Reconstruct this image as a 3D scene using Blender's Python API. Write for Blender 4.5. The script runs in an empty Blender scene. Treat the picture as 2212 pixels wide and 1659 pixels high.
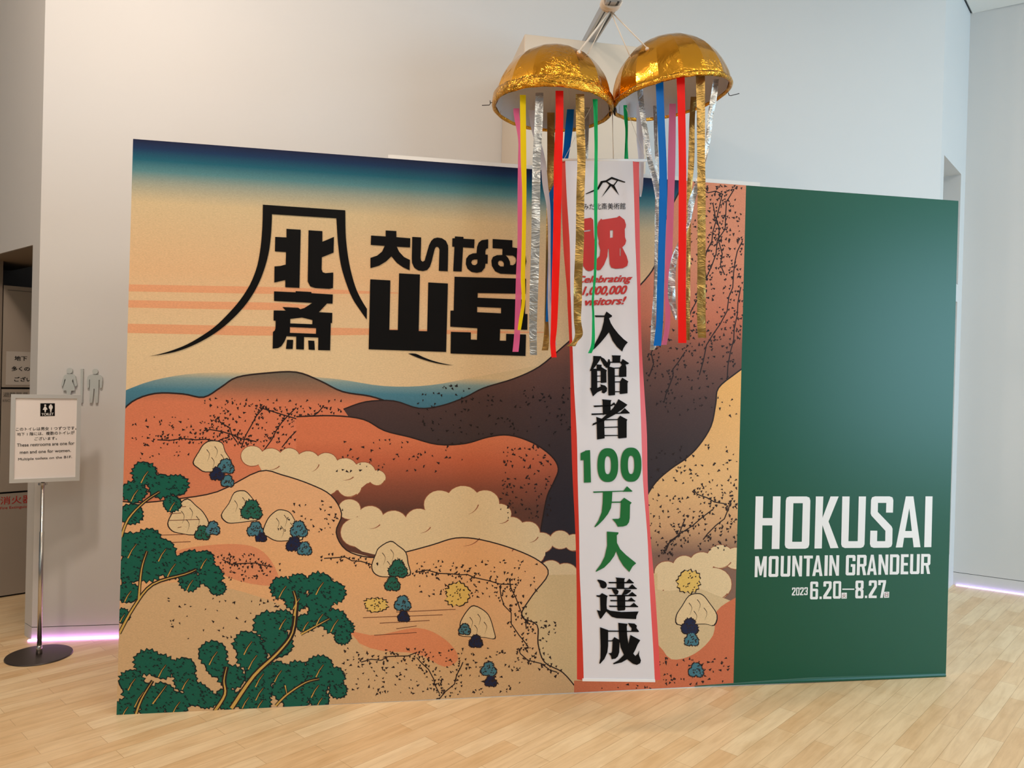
import bpy, bmesh, math, random
from mathutils import Vector as V, Matrix, noise
from mathutils.geometry import tessellate_polygon
random.seed(7)
S = bpy.context.scene
C = bpy.data.collections.new('place'); S.collection.children.link(C)

# ------------------------------------------------------------------ camera, world, light, exposure
FPX, CX, CY = 1660.0, 1106.0, 829.5          # a phone's main lens on a 2212 x 1659 frame
EYE = V((0, 0, 1.445)); PITCH = math.radians(0.43); ROLL = math.radians(1.515)
_F = V((0, math.cos(PITCH), -math.sin(PITCH))); _R0 = V((1, 0, 0)); _U0 = _R0.cross(_F)
_R = _R0 * math.cos(ROLL) + _U0 * math.sin(ROLL); _U = _U0 * math.cos(ROLL) - _R0 * math.sin(ROLL)
cam = bpy.data.cameras.new('camera'); co = bpy.data.objects.new('camera', cam); C.objects.link(co)
cam.sensor_fit = 'HORIZONTAL'; cam.sensor_width = 36; cam.lens = 36 * FPX / 2212
cam.clip_start = 0.05; cam.clip_end = 60
co.matrix_world = Matrix(((_R.x, _U.x, -_F.x, EYE.x), (_R.y, _U.y, -_F.y, EYE.y), (_R.z, _U.z, -_F.z, EYE.z), (0, 0, 0, 1)))
S.camera = co
S.view_settings.view_transform = 'Standard'; S.view_settings.look = 'None'
S.view_settings.gamma = 1; S.view_settings.use_curve_mapping = False
S.view_settings.exposure = -0.06
W = bpy.data.worlds.new('world'); S.world = W; W.use_nodes = True
W.node_tree.nodes['Background'].inputs[0].default_value = (0.86, 0.93, 1.0, 1)
W.node_tree.nodes['Background'].inputs[1].default_value = 0.11

def area(name, loc, target, sx, sy, power, col, shape='RECTANGLE'):
    l = bpy.data.lights.new(name, 'AREA'); l.shape = shape; l.size = sx; l.size_y = sy
    l.energy = power; l.color = col
    o = bpy.data.objects.new(name, l); C.objects.link(o); o.location = loc
    o.rotation_euler = (V(target) - V(loc)).to_track_quat('-Z', 'Y').to_euler(); return o
area('window_daylight', (7.2, 0.1, 1.9), (2.6, 4.8, 1.9), 3.4, 2.8, 300, (0.50, 0.78, 1.0))
area('rear_overhead_fill', (0.8, -2.2, 4.2), (0.5, 3.8, 1.0), 5.0, 1.6, 16, (0.90, 0.95, 1.0))  # unseen fill lamp added overhead behind the camera, also mirrored in the foil
area('rear_left_fill', (-4.2, -2.6, 2.6), (-2.2, 4, 2.2), 2.6, 2.4, 26, (0.93, 1.0, 0.92))  # fill lamp added at rear left to lift the left return wall
for i, (x, y, p) in enumerate(((-2.1, 2.0, 46), (-1.2, 1.7, 20), (0.6, 1.5, 4))):
    area('ceiling_downlight', (x, y, 4.18), (x * .97, y + 2.0, 1.0), 0.32, 0.32, p, (1.0, 0.83, 0.69), 'DISK')
area('floor_fill', (1.9, -0.3, 4.2), (1.9, -0.2, 0), 3.2, 2.0, 92, (1.0, 0.94, 0.82))  # unseen lamp added near the camera to brighten the floor
area('floor_fill_right', (3.9, 1.6, 4.18), (3.85, 1.6, 0), 2.4, 1.6, 40, (0.94, 0.97, 0.98))  # second added lamp, fills the floor on the right

# ------------------------------------------------------------------ helpers
def ray(px, py): return _F + _R * ((px - CX) / FPX) - _U * ((py - CY) / FPX)
def floor_pt(px, py, z=0.0):
    d = ray(px, py); return EYE + d * ((z - EYE.z) / d.z)
def at_depth(px, py, Y):
    d = ray(px, py); return EYE + d * (Y / d.y)
class Plane:
    """a real surface in the place: o origin, u along it, v up, n towards the viewer"""
    def __init__(s, o, u, v=V((0, 0, 1))):
        s.o = V(o); s.u = V(u).normalized(); s.v = V(v).normalized(); s.n = s.u.cross(s.v).normalized()
        if s.n.dot(EYE - s.o) < 0: s.n = -s.n
    def hit(s, px, py, off=0.0):
        d = ray(px, py); t = (s.o - EYE).dot(s.n) / d.dot(s.n)
        return EYE + d * t + s.n * off
    def uv(s, px, py):
        p = s.hit(px, py) - s.o; return p.dot(s.u), p.dot(s.v)
    def at(s, a, b, off=0.0): return s.o + s.u * a + s.v * b + s.n * off

def lin(c):
    f = lambda x: x / 12.92 if x <= 0.04045 else ((x + 0.055) / 1.055) ** 2.4
    return tuple(f(x / 255.0) for x in c)

def mat(name, col, rough=0.5, metal=0.0, spec=0.5, emit=None, strength=0, srgb=True, noise_amt=0.0, noise_scale=40, bump=0.0, bump_scale=60, alpha=1.0, transmission=0):
    m = bpy.data.materials.new(name); m.use_nodes = True; nt = m.node_tree; b = nt.nodes['Principled BSDF']
    c = lin(col) if srgb else col
    b.inputs['Base Color'].default_value = (*c, 1); b.inputs['Roughness'].default_value = rough
    b.inputs['Metallic'].default_value = metal; b.inputs['Specular IOR Level'].default_value = spec
    b.inputs['Alpha'].default_value = alpha
    if emit:
        b.inputs['Emission Color'].default_value = (*emit, 1); b.inputs['Emission Strength'].default_value = strength
    tc = nt.nodes.new('ShaderNodeTexCoord')
    if noise_amt:
        n = nt.nodes.new('ShaderNodeTexNoise'); n.inputs['Scale'].default_value = noise_scale; n.inputs['Detail'].default_value = 4
        nt.links.new(tc.outputs['Object'], n.inputs['Vector'])
        mx = nt.nodes.new('ShaderNodeMix'); mx.data_type = 'RGBA'
        mx.inputs['A'].default_value = (*[x * (1 - noise_amt) for x in c], 1); mx.inputs['B'].default_value = (*[min(1, x * (1 + noise_amt)) for x in c], 1)
        nt.links.new(n.outputs['Fac'], mx.inputs['Factor']); nt.links.new(mx.outputs['Result'], b.inputs['Base Color'])
    if bump:
        n = nt.nodes.new('ShaderNodeTexNoise'); n.inputs['Scale'].default_value = bump_scale; n.inputs['Detail'].default_value = 3
        nt.links.new(tc.outputs['Object'], n.inputs['Vector'])
        bp = nt.nodes.new('ShaderNodeBump'); bp.inputs['Strength'].default_value = bump; bp.inputs['Distance'].default_value = 0.01
        nt.links.new(n.outputs['Fac'], bp.inputs['Height']); nt.links.new(bp.outputs['Normal'], b.inputs['Normal'])
    return m

def foil(name, col, rough, scale, strength, dist=0.02):
    """crumpled metal foil: noise folds with creases across the strip"""
    m = mat(name, col, rough, 1.0, srgb=False); nt = m.node_tree; b = nt.nodes['Principled BSDF']
    tc = nt.nodes.new('ShaderNodeTexCoord'); mp = nt.nodes.new('ShaderNodeMapping'); mp.inputs['Scale'].default_value = (.6, .6, 1.2)
    nt.links.new(tc.outputs['Object'], mp.inputs['Vector'])
    def nz(sc, dt, ds):
        n = nt.nodes.new('ShaderNodeTexNoise'); n.inputs['Scale'].default_value = sc; n.inputs['Detail'].default_value = dt; n.inputs['Distortion'].default_value = ds
        nt.links.new(mp.outputs[0], n.inputs['Vector']); return n.outputs['Fac']
    sb = nt.nodes.new('ShaderNodeMath'); sb.operation = 'SUBTRACT'; sb.inputs[1].default_value = .5; nt.links.new(nz(scale, 3, 1.5), sb.inputs[0])
    ab = nt.nodes.new('ShaderNodeMath'); ab.operation = 'ABSOLUTE'; nt.links.new(sb.outputs[0], ab.inputs[0])
    ad = nt.nodes.new('ShaderNodeMath'); ad.operation = 'ADD'
    nt.links.new(ab.outputs[0], ad.inputs[0]); nt.links.new(nz(scale * .4, 2, .6), ad.inputs[1])
    bp = nt.nodes.new('ShaderNodeBump'); bp.inputs['Strength'].default_value = strength; bp.inputs['Distance'].default_value = dist
    nt.links.new(ad.outputs[0], bp.inputs['Height']); nt.links.new(bp.outputs['Normal'], b.inputs['Normal'])
    return m

def crinkle(name, col, rough):
    """taut wrapping foil: mostly flat panels with patches of sharp creases"""
    m = mat(name, col, rough, 1.0, srgb=False); nt = m.node_tree; b = nt.nodes['Principled BSDF']
    tc = nt.nodes.new('ShaderNodeTexCoord')
    def nz(scale, detail, dist):
        n = nt.nodes.new('ShaderNodeTexNoise'); n.inputs['Scale'].default_value = scale; n.inputs['Detail'].default_value = detail; n.inputs['Distortion'].default_value = dist
        nt.links.new(tc.outputs['Object'], n.inputs['Vector']); return n.outputs['Fac']
    def mth(op, a, bb):
        n = nt.nodes.new('ShaderNodeMath'); n.operation = op
        for k, x in enumerate((a, bb)):
            if isinstance(x, (int, float)): n.inputs[k].default_value = x
            else: nt.links.new(x, n.inputs[k])
        return n.outputs[0]
    ridge = mth('ABSOLUTE', mth('SUBTRACT', nz(22, 3, 1.2), .5), 0)
    fine = mth('ABSOLUTE', mth('SUBTRACT', nz(60, 2, .8), .5), 0)
    mask = nt.nodes.new('ShaderNodeMapRange'); mask.inputs['From Min'].default_value = .52; mask.inputs['From Max'].default_value = .66; nt.links.new(nz(5.5, 1, 0), mask.inputs['Value'])
    h = mth('ADD', mth('MULTIPLY', ridge, .22), mth('MULTIPLY', mth('ADD', mth('MULTIPLY', ridge, 1.6), fine), mask.outputs[0]))
    bp = nt.nodes.new('ShaderNodeBump'); bp.inputs['Strength'].default_value = .40; bp.inputs['Distance'].default_value = .02
    nt.links.new(h, bp.inputs['Height']); nt.links.new(bp.outputs['Normal'], b.inputs['Normal'])
    return m

def tape(name, col, alpha=1.0, through=0.34):
    """thin plastic tape: part of the light comes through from behind"""
    m = mat(name, col, 0.5, spec=0.25, alpha=alpha); nt = m.node_tree; b = nt.nodes['Principled BSDF']; o = nt.nodes['Material Output']
    tr = nt.nodes.new('ShaderNodeBsdfTranslucent'); tr.inputs['Color'].default_value = (*lin(col), 1)
    mx = nt.nodes.new('ShaderNodeMixShader'); mx.inputs[0].default_value = through
    nt.links.new(b.outputs[0], mx.inputs[1]); nt.links.new(tr.outputs[0], mx.inputs[2]); nt.links.new(mx.outputs[0], o.inputs['Surface'])
    return m

def link(name, bm_or_mesh, m, parent=None, smooth=False):
    if isinstance(bm_or_mesh, bmesh.types.BMesh):
        me = bpy.data.meshes.new(name); bm_or_mesh.to_mesh(me); bm_or_mesh.free()
    else: me = bm_or_mesh
    ms = m if isinstance(m, (list, tuple)) else [m]
    for x in ms: me.materials.append(x)
    if smooth:
        for p in me.polygons: p.use_smooth = True
    o = bpy.data.objects.new(name, me); C.objects.link(o)
    if parent: put(o, parent)
    return o
def put(o, parent):
    o.parent = parent; o.matrix_parent_inverse = Matrix.Translation(world_loc(parent)).inverted()
def world_loc(o):
    return V(o['_at']) if '_at' in o else V((0, 0, 0))
def thing(name, label, cat, loc, group=None):
    o = bpy.data.objects.new(name, None); C.objects.link(o); o.location = loc; o['_at'] = list(loc)
    o.empty_display_size = 0.1
    return tag(o, label, cat, group)
def tag(o, label, cat, group=None):
    o['label'] = label; o['category'] = cat
    if group: o['group'] = group
    return o
def struct(name, bm, m, label=None):
    o = link(name, bm, m); o['kind'] = 'structure'
    return o

def box(bm, o, ax, ay, az):
    """box from corner o spanned by three vectors"""
    o, ax, ay, az = V(o), V(ax), V(ay), V(az)
    vs = [bm.verts.new(o + ax * i + ay * j + az * k) for k in (0, 1) for j in (0, 1) for i in (0, 1)]
    for f in ((0, 2, 3, 1), (4, 5, 7, 6), (0, 1, 5, 4), (2, 6, 7, 3), (1, 3, 7, 5), (0, 4, 6, 2)):
        bm.faces.new([vs[i] for i in f])
    return bm
def boxmesh(*a):
    bm = bmesh.new(); box(bm, *a); bmesh.ops.recalc_face_normals(bm, faces=bm.faces[:]); return bm
def tube(bm, pts, r, n=10, cap=True):
    pts = [V(p) for p in pts]; rs = r if isinstance(r, (list, tuple)) else [r] * len(pts); rings = []
    for i, p in enumerate(pts):
        d = (pts[min(i + 1, len(pts) - 1)] - pts[max(i - 1, 0)]).normalized()
        a = d.orthogonal().normalized() if i == 0 else (a - d * a.dot(d)).normalized()
        b = d.cross(a)
        rings.append([bm.verts.new(p + (a * math.cos(2 * math.pi * k / n) + b * math.sin(2 * math.pi * k / n)) * rs[i]) for k in range(n)])
    for A, B in zip(rings, rings[1:]):
        for k in range(n): bm.faces.new((A[k], A[(k + 1) % n], B[(k + 1) % n], B[k]))
    if cap: bm.faces.new(rings[0][::-1]); bm.faces.new(rings[-1])
    return bm
def lathe(bm, c, prof, n=48):
    """prof: (radius, z) about a vertical axis through c"""
    c = V(c); rings = []
    for r, z in prof:
        if r < 1e-6: rings.append([bm.verts.new(c + V((0, 0, z)))])
        else: rings.append([bm.verts.new(c + V((r * math.cos(2 * math.pi * k / n), r * math.sin(2 * math.pi * k / n), z))) for k in range(n)])
    for A, B in zip(rings, rings[1:]):
        for k in range(n):
            q = [A[k % len(A)], A[(k + 1) % len(A)], B[(k + 1) % len(B)], B[k % len(B)]]
            q = list(dict.fromkeys(q))
            if len(q) > 2: bm.faces.new(q)
    return bm

def poly(bm, outer, holes=(), to3=None, off=0.0, thick=0.0, mi=0):
    """fill a 2-D outline (with holes) and put it on a surface through to3(x, y, off)"""
    loops = [[V((x, y, 0)) for x, y in L] for L in (outer, *holes)]
    flat = [p for L in loops for p in L]
    vs = [bm.verts.new(to3(p.x, p.y, off + thick)) for p in flat]
    fs = []
    for t in tessellate_polygon(loops):
        if len(set(t)) == 3:
            try: fs.append(bm.faces.new([vs[i] for i in t]))
            except ValueError: pass
    if thick:
        vb = [bm.verts.new(to3(p.x, p.y, off)) for p in flat]; k = 0
        for L in loops:
            n = len(L)
            for i in range(n):
                a, b = k + i, k + (i + 1) % n
                try: fs.append(bm.faces.new((vs[a], vs[b], vb[b], vb[a])))
                except ValueError: pass
            k += n
    for f in fs: f.material_index = mi
    return fs

def zoomed(x0, y0, s):
    return lambda pts: [(x0 + x / s, y0 + y / s) for x, y in pts]
def on(plane): return lambda x, y, off: plane.hit(x, y, off)
def face_to(bm, n):
    for f in bm.faces:
        f.normal_update()
        if f.normal.dot(n) < 0: f.normal_flip()
def ellipse(cx, cy, rx, ry, n=40, p=1.0):
    out = []
    for k in range(n):
        a = 2 * math.pi * k / n; c, s = math.cos(a), math.sin(a)
        out.append((cx + rx * math.copysign(abs(c) ** p, c), cy + ry * math.copysign(abs(s) ** p, s)))
    return out
def text_mesh(name, body, quads, m, parent, plane, off, bold=0.0, shear=0.0):
    """typeset lines; each is fitted to the four corners (TL, TR, BR, BL) it fills on its surface"""
    bm = bmesh.new()
    for ln, q in zip(body, quads):
        cu = bpy.data.curves.new('t', 'FONT'); cu.body = ln; cu.shear = shear; cu.resolution_u = 4
        ob = bpy.data.objects.new('t', cu); C.objects.link(ob)
        dg = bpy.context.evaluated_depsgraph_get(); dg.update()
        me = ob.evaluated_get(dg).to_mesh()
        xs = [v.co.x for v in me.vertices]; ys = [v.co.y for v in me.vertices]
        if xs:
            x0, x1, y0, y1 = min(xs), max(xs), min(ys), max(ys)
            for kx, ky in (((0, 0),) if not bold else ((-bold, -bold * .5), (bold, -bold * .5), (-bold, bold * .5), (bold, bold * .5))):
              vs = []; lift = off + (kx * 3 + ky) * 1e-3
              for v in me.vertices:
                a = (v.co.x + kx - x0) / (x1 - x0 or 1); b = (v.co.y + ky - y0) / (y1 - y0 or 1)
                px = (1 - b) * ((1 - a) * q[3][0] + a * q[2][0]) + b * ((1 - a) * q[0][0] + a * q[1][0])
                py = (1 - b) * ((1 - a) * q[3][1] + a * q[2][1]) + b * ((1 - a) * q[0][1] + a * q[1][1])
                vs.append(bm.verts.new(plane.hit(px, py, lift)))
              for p in me.polygons:
                try: bm.faces.new([vs[i] for i in p.vertices])
                except ValueError: pass
        ob.evaluated_get(dg).to_mesh_clear(); bpy.data.objects.remove(ob); bpy.data.curves.remove(cu)
    face_to(bm, plane.n)
    return link(name, bm, m, parent)

# ------------------------------------------------------------------ materials
M = {}
M['wall'] = mat('white_wall_paint', (212, 210, 208), 0.55, noise_amt=0.012, noise_scale=3)
M['pillar'] = mat('pillar_cream_paint', (214, 200, 182), 0.55)
M['ceiling'] = mat('ceiling_white', (228, 228, 226), 0.7)
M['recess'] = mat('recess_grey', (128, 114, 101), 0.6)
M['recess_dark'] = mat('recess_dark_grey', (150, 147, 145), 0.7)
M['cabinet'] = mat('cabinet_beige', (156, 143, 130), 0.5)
M['seam'] = mat('dark_seam', (24, 20, 18), 0.8)
M['led'] = mat('led_pink', (255, 235, 255), 0.5, emit=(0.86, 0.34, 1.0), strength=7.0)
M['led_violet'] = mat('led_violet', (240, 230, 255), 0.5, emit=(0.58, 0.36, 1.0), strength=2.6)
M['steel'] = mat('brushed_steel', (200, 196, 190), 0.25, 1.0)
M['dark_metal'] = mat('dark_base_metal', (88, 80, 76), 0.38, 0.7, bump=0.05, bump_scale=200)
M['frame'] = mat('silver_frame', (208, 210, 210), 0.35, 0.35)
M['paper'] = mat('white_paper', (240, 232, 228), 0.6)
M['notice'] = mat('notice_paper', (178, 168, 158), 0.6)
M['black'] = mat('black_ink', (10, 8, 8), 0.6, spec=0.12)
M['icon_white'] = mat('icon_white', (230, 226, 222), 0.5)
M['grey_ink'] = mat('grey_ink', (95, 88, 80), 0.6)
M['red_ink'] = mat('red_ink', (172, 40, 34), 0.5)
M['picto'] = mat('grey_pictogram', (196, 199, 195), 0.4, 0.25)
M['board_white'] = mat('board_edge_white', (225, 220, 214), 0.6)
M['green'] = mat('green_print', (0, 74, 48), 0.34, spec=0.36)
M['white_ink'] = mat('white_lettering', (232, 228, 226), 0.5)
M['banner'] = mat('banner_white', (218, 212, 216), 0.42, bump=0.06, bump_scale=6)
M['banner_red'] = mat('banner_red', (212, 56, 44), 0.42)
M['banner_char_red'] = mat('banner_letter_red', (188, 30, 26), 0.45)
M['banner_green'] = mat('banner_letter_green', (0, 100, 42), 0.45)
M['gold'] = crinkle('gold_foil', (0.78, 0.37, 0.035), 0.16)
M['gold_rim'] = foil('gold_foil_rim', (0.74, 0.36, 0.04), 0.2, 48, 0.55, 0.02)
M['gold_tape'] = foil('gold_tape', (0.44, 0.265, 0.08), 0.38, 22, 0.28)
M['silver_tape'] = foil('silver_tape', (0.52, 0.51, 0.49), 0.38, 24, 0.32)
M['lining'] = mat('paper_lining', (196, 190, 190), 0.8, bump=0.1, bump_scale=30)
M['white_tape'] = tape('white_tape', (232, 226, 234))
M['pink_tape'] = tape('pink_tape', (255, 138, 184), 1.0, 0.5)
M['pink_sheer'] = tape('pink_sheer_tape', (255, 116, 176), 0.88, 0.4)
M['yellow_tape'] = tape('yellow_tape', (248, 216, 0))
M['red_tape'] = tape('red_tape', (255, 26, 14))
M['blue_tape'] = tape('blue_tape', (6, 112, 204))
M['green_tape'] = tape('green_tape', (16, 178, 98))
M['cord'] = mat('white_cord', (226, 214, 200), 0.8, bump=0.2, bump_scale=300)
M['wire'] = mat('black_wire', (25, 22, 22), 0.4, 0.6)
M['alu'] = mat('aluminium_pole', (176, 172, 170), 0.35, 0.9)
M['groove'] = mat('black_groove', (10, 9, 9), 0.6)
M['diffuser'] = mat('diffuser_metal', (150, 156, 160), 0.4, 0.6)

def floor_material():
    m = bpy.data.materials.new('maple_planks'); m.use_nodes = True; nt = m.node_tree; b = nt.nodes['Principled BSDF']
    tc = nt.nodes.new('ShaderNodeTexCoord'); mp = nt.nodes.new('ShaderNodeMapping')
    mp.inputs['Rotation'].default_value = (0, 0, math.radians(-47)); nt.links.new(tc.outputs['Object'], mp.inputs['Vector'])
    def brick(c1, c2, bias=0.0):
        t = nt.nodes.new('ShaderNodeTexBrick'); t.offset = 0.37; t.offset_frequency = 2; t.squash = 1
        t.inputs['Scale'].default_value = 1; t.inputs['Brick Width'].default_value = 0.56; t.inputs['Row Height'].default_value = 0.080
        t.inputs['Mortar Size'].default_value = 0.0011; t.inputs['Mortar Smooth'].default_value = 0.3; t.inputs['Bias'].default_value = bias
        t.inputs['Color1'].default_value = (*c1, 1); t.inputs['Color2'].default_value = (*c2, 1); t.inputs['Mortar'].default_value = (*lin((205, 168, 124)), 1)
        nt.links.new(mp.outputs[0], t.inputs['Vector']); return t
    t1 = brick(lin((248, 220, 178)), lin((234, 196, 148)))
    st = nt.nodes.new('ShaderNodeMapping'); st.inputs['Scale'].default_value = (1.6, 16, 1); nt.links.new(mp.outputs[0], st.inputs['Vector'])
    n1 = nt.nodes.new('ShaderNodeTexNoise'); n1.inputs['Scale'].default_value = 2.2; n1.inputs['Detail'].default_value = 6; n1.inputs['Roughness'].default_value = 0.62; n1.inputs['Distortion'].default_value = 0.6
    nt.links.new(st.outputs[0], n1.inputs['Vector'])
    r1 = nt.nodes.new('ShaderNodeValToRGB'); r1.color_ramp.elements[0].position = 0.30; r1.color_ramp.elements[0].color = (0.82, 0.75, 0.66, 1)
    r1.color_ramp.elements[1].position = 0.62; r1.color_ramp.elements[1].color = (1.04, 1.03, 1.01, 1)
    nt.links.new(n1.outputs['Fac'], r1.inputs[0])
    n2 = nt.nodes.new('ShaderNodeTexNoise'); n2.inputs['Scale'].default_value = 5; n2.inputs['Detail'].default_value = 3
    s2 = nt.nodes.new('ShaderNodeMapping'); s2.inputs['Scale'].default_value = (1, 2.2, 1); nt.links.new(mp.outputs[0], s2.inputs['Vector']); nt.links.new(s2.outputs[0], n2.inputs['Vector'])
    r2 = nt.nodes.new('ShaderNodeValToRGB'); r2.color_ramp.elements[0].position = 0.28; r2.color_ramp.elements[0].color = (0.91, 0.86, 0.79, 1)
    r2.color_ramp.elements[1].position = 0.5; r2.color_ramp.elements[1].color = (1, 1, 1, 1); nt.links.new(n2.outputs['Fac'], r2.inputs[0])
    a = nt.nodes.new('ShaderNodeMix'); a.data_type = 'RGBA'; a.blend_type = 'MULTIPLY'; a.inputs['Factor'].default_value = 0.75
    nt.links.new(t1.outputs['Color'], a.inputs['A']); nt.links.new(r1.outputs[0], a.inputs['B'])
    c = nt.nodes.new('ShaderNodeMix'); c.data_type = 'RGBA'; c.blend_type = 'MULTIPLY'; c.inputs['Factor'].default_value = 0.8
    nt.links.new(a.outputs['Result'], c.inputs['A']); nt.links.new(r2.outputs[0], c.inputs['B'])
    nt.links.new(c.outputs['Result'], b.inputs['Base Color'])
    b.inputs['Roughness'].default_value = 0.34; b.inputs['Specular IOR Level'].default_value = 0.45
    return m
M['floor'] = floor_material()

# ------------------------------------------------------------------ the room
Z3 = V((0, 0, 1))
CEIL = 4.27
bm = boxmesh((-7, -5, -0.1), (15, 0, 0), (0, 14, 0), (0, 0, 0.1)); struct('floor', bm, M['floor'])

cornerL = floor_pt(68.0, 1383.0); dirW = V((1, 0.195, 0)).normalized()
P_wall = Plane(cornerL, dirW)
endW = P_wall.hit(2037, 215); endW.z = 0
lenW = (endW - cornerL).dot(dirW)
SEAM = 0.066
# back wall in two courses with an open joint above the base course, as built
bm = boxmesh(cornerL + Z3 * (SEAM + 0.004), dirW * lenW, -P_wall.n * 0.02, Z3 * (CEIL - SEAM - 0.004)); struct('wall_back', bm, M['wall'])
bm = boxmesh(cornerL + V((0, 0, 0)), dirW * lenW, -P_wall.n * 0.02, Z3 * SEAM); struct('baseboard_back', bm, M['wall'])
bm = boxmesh(cornerL - P_wall.n * 0.006 + dirW * 0.004 + Z3 * (SEAM - 0.002), dirW * (lenW - 0.01), -P_wall.n * 0.012, Z3 * 0.009); struct('trim_1', bm, M['seam'])

# left return wall with the opening to the cabinet recess
dirL = V((-0.76, 0.65, 0)).normalized(); P_left = Plane(cornerL, dirL)
jr = (floor_pt(52.0, 1372.7) - cornerL).dot(dirL)           # jamb
open_len = 1.9
lintel = (P_left.hit(75, 528)).z
b0 = cornerL - dirW * 0.0
inL = -P_left.n
bm = boxmesh(cornerL + Z3 * (SEAM + .004), dirL * jr, inL * 0.16, Z3 * (CEIL - SEAM - .004)); struct('wall_left', bm, M['wall'])
bm = boxmesh(cornerL + dirL * jr + Z3 * lintel, dirL * open_len, inL * 0.30, Z3 * (CEIL - lintel)); struct('wall_lintel', bm, M['wall'])
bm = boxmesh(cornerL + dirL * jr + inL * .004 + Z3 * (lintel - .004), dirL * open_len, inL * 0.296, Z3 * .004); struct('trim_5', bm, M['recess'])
bm = boxmesh(cornerL + dirL * (jr + open_len), dirL * 2.0, inL * 0.30, Z3 * CEIL); struct('wall_left_far', bm, M['wall'])
bm = boxmesh(cornerL, dirL * jr, inL * 0.16, Z3 * SEAM); struct('baseboard_left', bm, M['wall'])
bm = boxmesh(cornerL + dirL * 0.003 + inL * 0.004 + Z3 * (SEAM - .001), dirL * (jr - .006), inL * 0.1, Z3 * 0.006); struct('trim_2', bm, M['seam'])
# recess shell
cabA = floor_pt(0, 1292); cabDir = V((0.71, 0.705, 0)).normalized(); P_cab = Plane(cabA, cabDir)
cabTop = P_cab.hit(20, 617.2).z
cab0 = P_cab.hit(4.6, 800); cab0.z = 0
cw = 0.80
back = -P_cab.n
bm = bmesh.new()
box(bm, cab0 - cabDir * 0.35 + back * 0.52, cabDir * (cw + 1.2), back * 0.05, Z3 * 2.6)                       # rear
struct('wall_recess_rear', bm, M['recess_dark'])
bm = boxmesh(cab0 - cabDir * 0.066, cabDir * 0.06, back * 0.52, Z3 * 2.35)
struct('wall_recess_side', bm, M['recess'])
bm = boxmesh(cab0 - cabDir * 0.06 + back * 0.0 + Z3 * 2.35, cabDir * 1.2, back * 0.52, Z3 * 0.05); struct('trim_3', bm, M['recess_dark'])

# right: return wall with two stacked openings, then the right wall
cornerR = floor_pt(2058.4, 1262.7)
dirRt = (cornerR - endW).normalized(); lenR = (cornerR - endW).length; P_ret = Plane(endW, dirRt)
inR = -P_ret.n
u0, z1 = P_ret.uv(2039.8, 335); u1, _ = P_ret.uv(2075.9, 392)
_, z0 = P_ret.uv(2070.5, 616); _, z2 = P_ret.uv(2067, 652)
bm = bmesh.new(); D = 0.30
def rbox(a, b, lo, hi, d=D): box(bm, endW + dirRt * a + Z3 * lo, dirRt * (b - a), inR * d, Z3 * (hi - lo))
rbox(0, u0, 0, CEIL); rbox(u1, lenR, 0, CEIL, 0.30); rbox(u0, u1, z1, CEIL); rbox(u0, u1, z2, z0); rbox(u0, u1, 0, 0.25)
struct('wall_return', bm, M['wall'])
bm = boxmesh(endW + dirRt * (u0 - .02) + inR * D + Z3 * 0.0, dirRt * (u1 - u0 + .3), inR * 0.04, Z3 * 3.2); struct('window_1', bm, M['wall'])
dirRw = (floor_pt(2212, 1284.7) - cornerR).normalized(); P_rw = Plane(cornerR, dirRw)
bm = boxmesh(cornerR + Z3 * (SEAM + .03), dirRw * 2.6, -P_rw.n * 0.06, Z3 * (CEIL + .3 - SEAM)); struct('wall_right', bm, M['wall'])
bm = boxmesh(cornerR, dirRw * 2.6, -P_rw.n * 0.06, Z3 * (SEAM + .026)); struct('baseboard_right', bm, M['wall'])
bm = boxmesh(cornerR - P_rw.n * .006 + Z3 * (SEAM + .02), dirRw * 2.6, -P_rw.n * 0.04, Z3 * 0.014); struct('trim_4', bm, M['seam'])

# ceiling, held off the return wall by an air slot
cz = P_rw.hit(2101, 29).z
slot = (P_rw.hit(2101, 29) - cornerR).dot(dirRw)
c0 = cornerR + dirRw * slot; c0.z = cz
bm = bmesh.new()
off = V((c0.x, c0.y, 0)) - cornerR
pts = [c0, c0 - dirRt * 9.5, c0 - dirRt * 9.5 + dirRw * 9, c0 + dirRw * 9]
pts = [V((c0.x, c0.y)), V((c0.x, c0.y)) - V(dirRt[:2]) * 9.0, V((7.9, -5)), V((7.9, 2.6))]
vs = [bm.verts.new((p.x, p.y, cz)) for p in pts]; vt = [bm.verts.new((p.x, p.y, cz + 0.12)) for p in pts]
bm.faces.new(vs); bm.faces.new(vt[::-1])
for i in range(4): bm.faces.new((vs[i], vs[(i + 1) % 4], vt[(i + 1) % 4], vt[i]))
bmesh.ops.recalc_face_normals(bm, faces=bm.faces[:]); struct('ceiling', bm, M['ceiling'])
bm = boxmesh((-7, -5, cz + 0.3), (15, 0, 0), (0, 13, 0), (0, 0, 0.1)); struct('ceiling_upper', bm, M['ceiling'])
t = thing('air_diffuser', 'grey slotted air diffuser along the ceiling edge at the top right corner', 'vent', (c0.x, c0.y, cz))
a0 = cornerR + Z3 * (cz + 0.004)
for k in range(3):
    s0 = 0.004 + k * (slot - 0.006) / 3
    bm = boxmesh(a0 + dirRw * s0 - P_rw.n * -0.0, -dirRt * (lenR + 0.1), dirRw * ((slot - 0.006) / 3 - 0.008), Z3 * 0.03); link('slat', bm, M['diffuser'], t)
bm = boxmesh(a0 + Z3 * 0.032, -dirRt * (lenR + 0.1), dirRw * slot, Z3 * 0.01); link('housing', bm, M['groove'], t)

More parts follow.
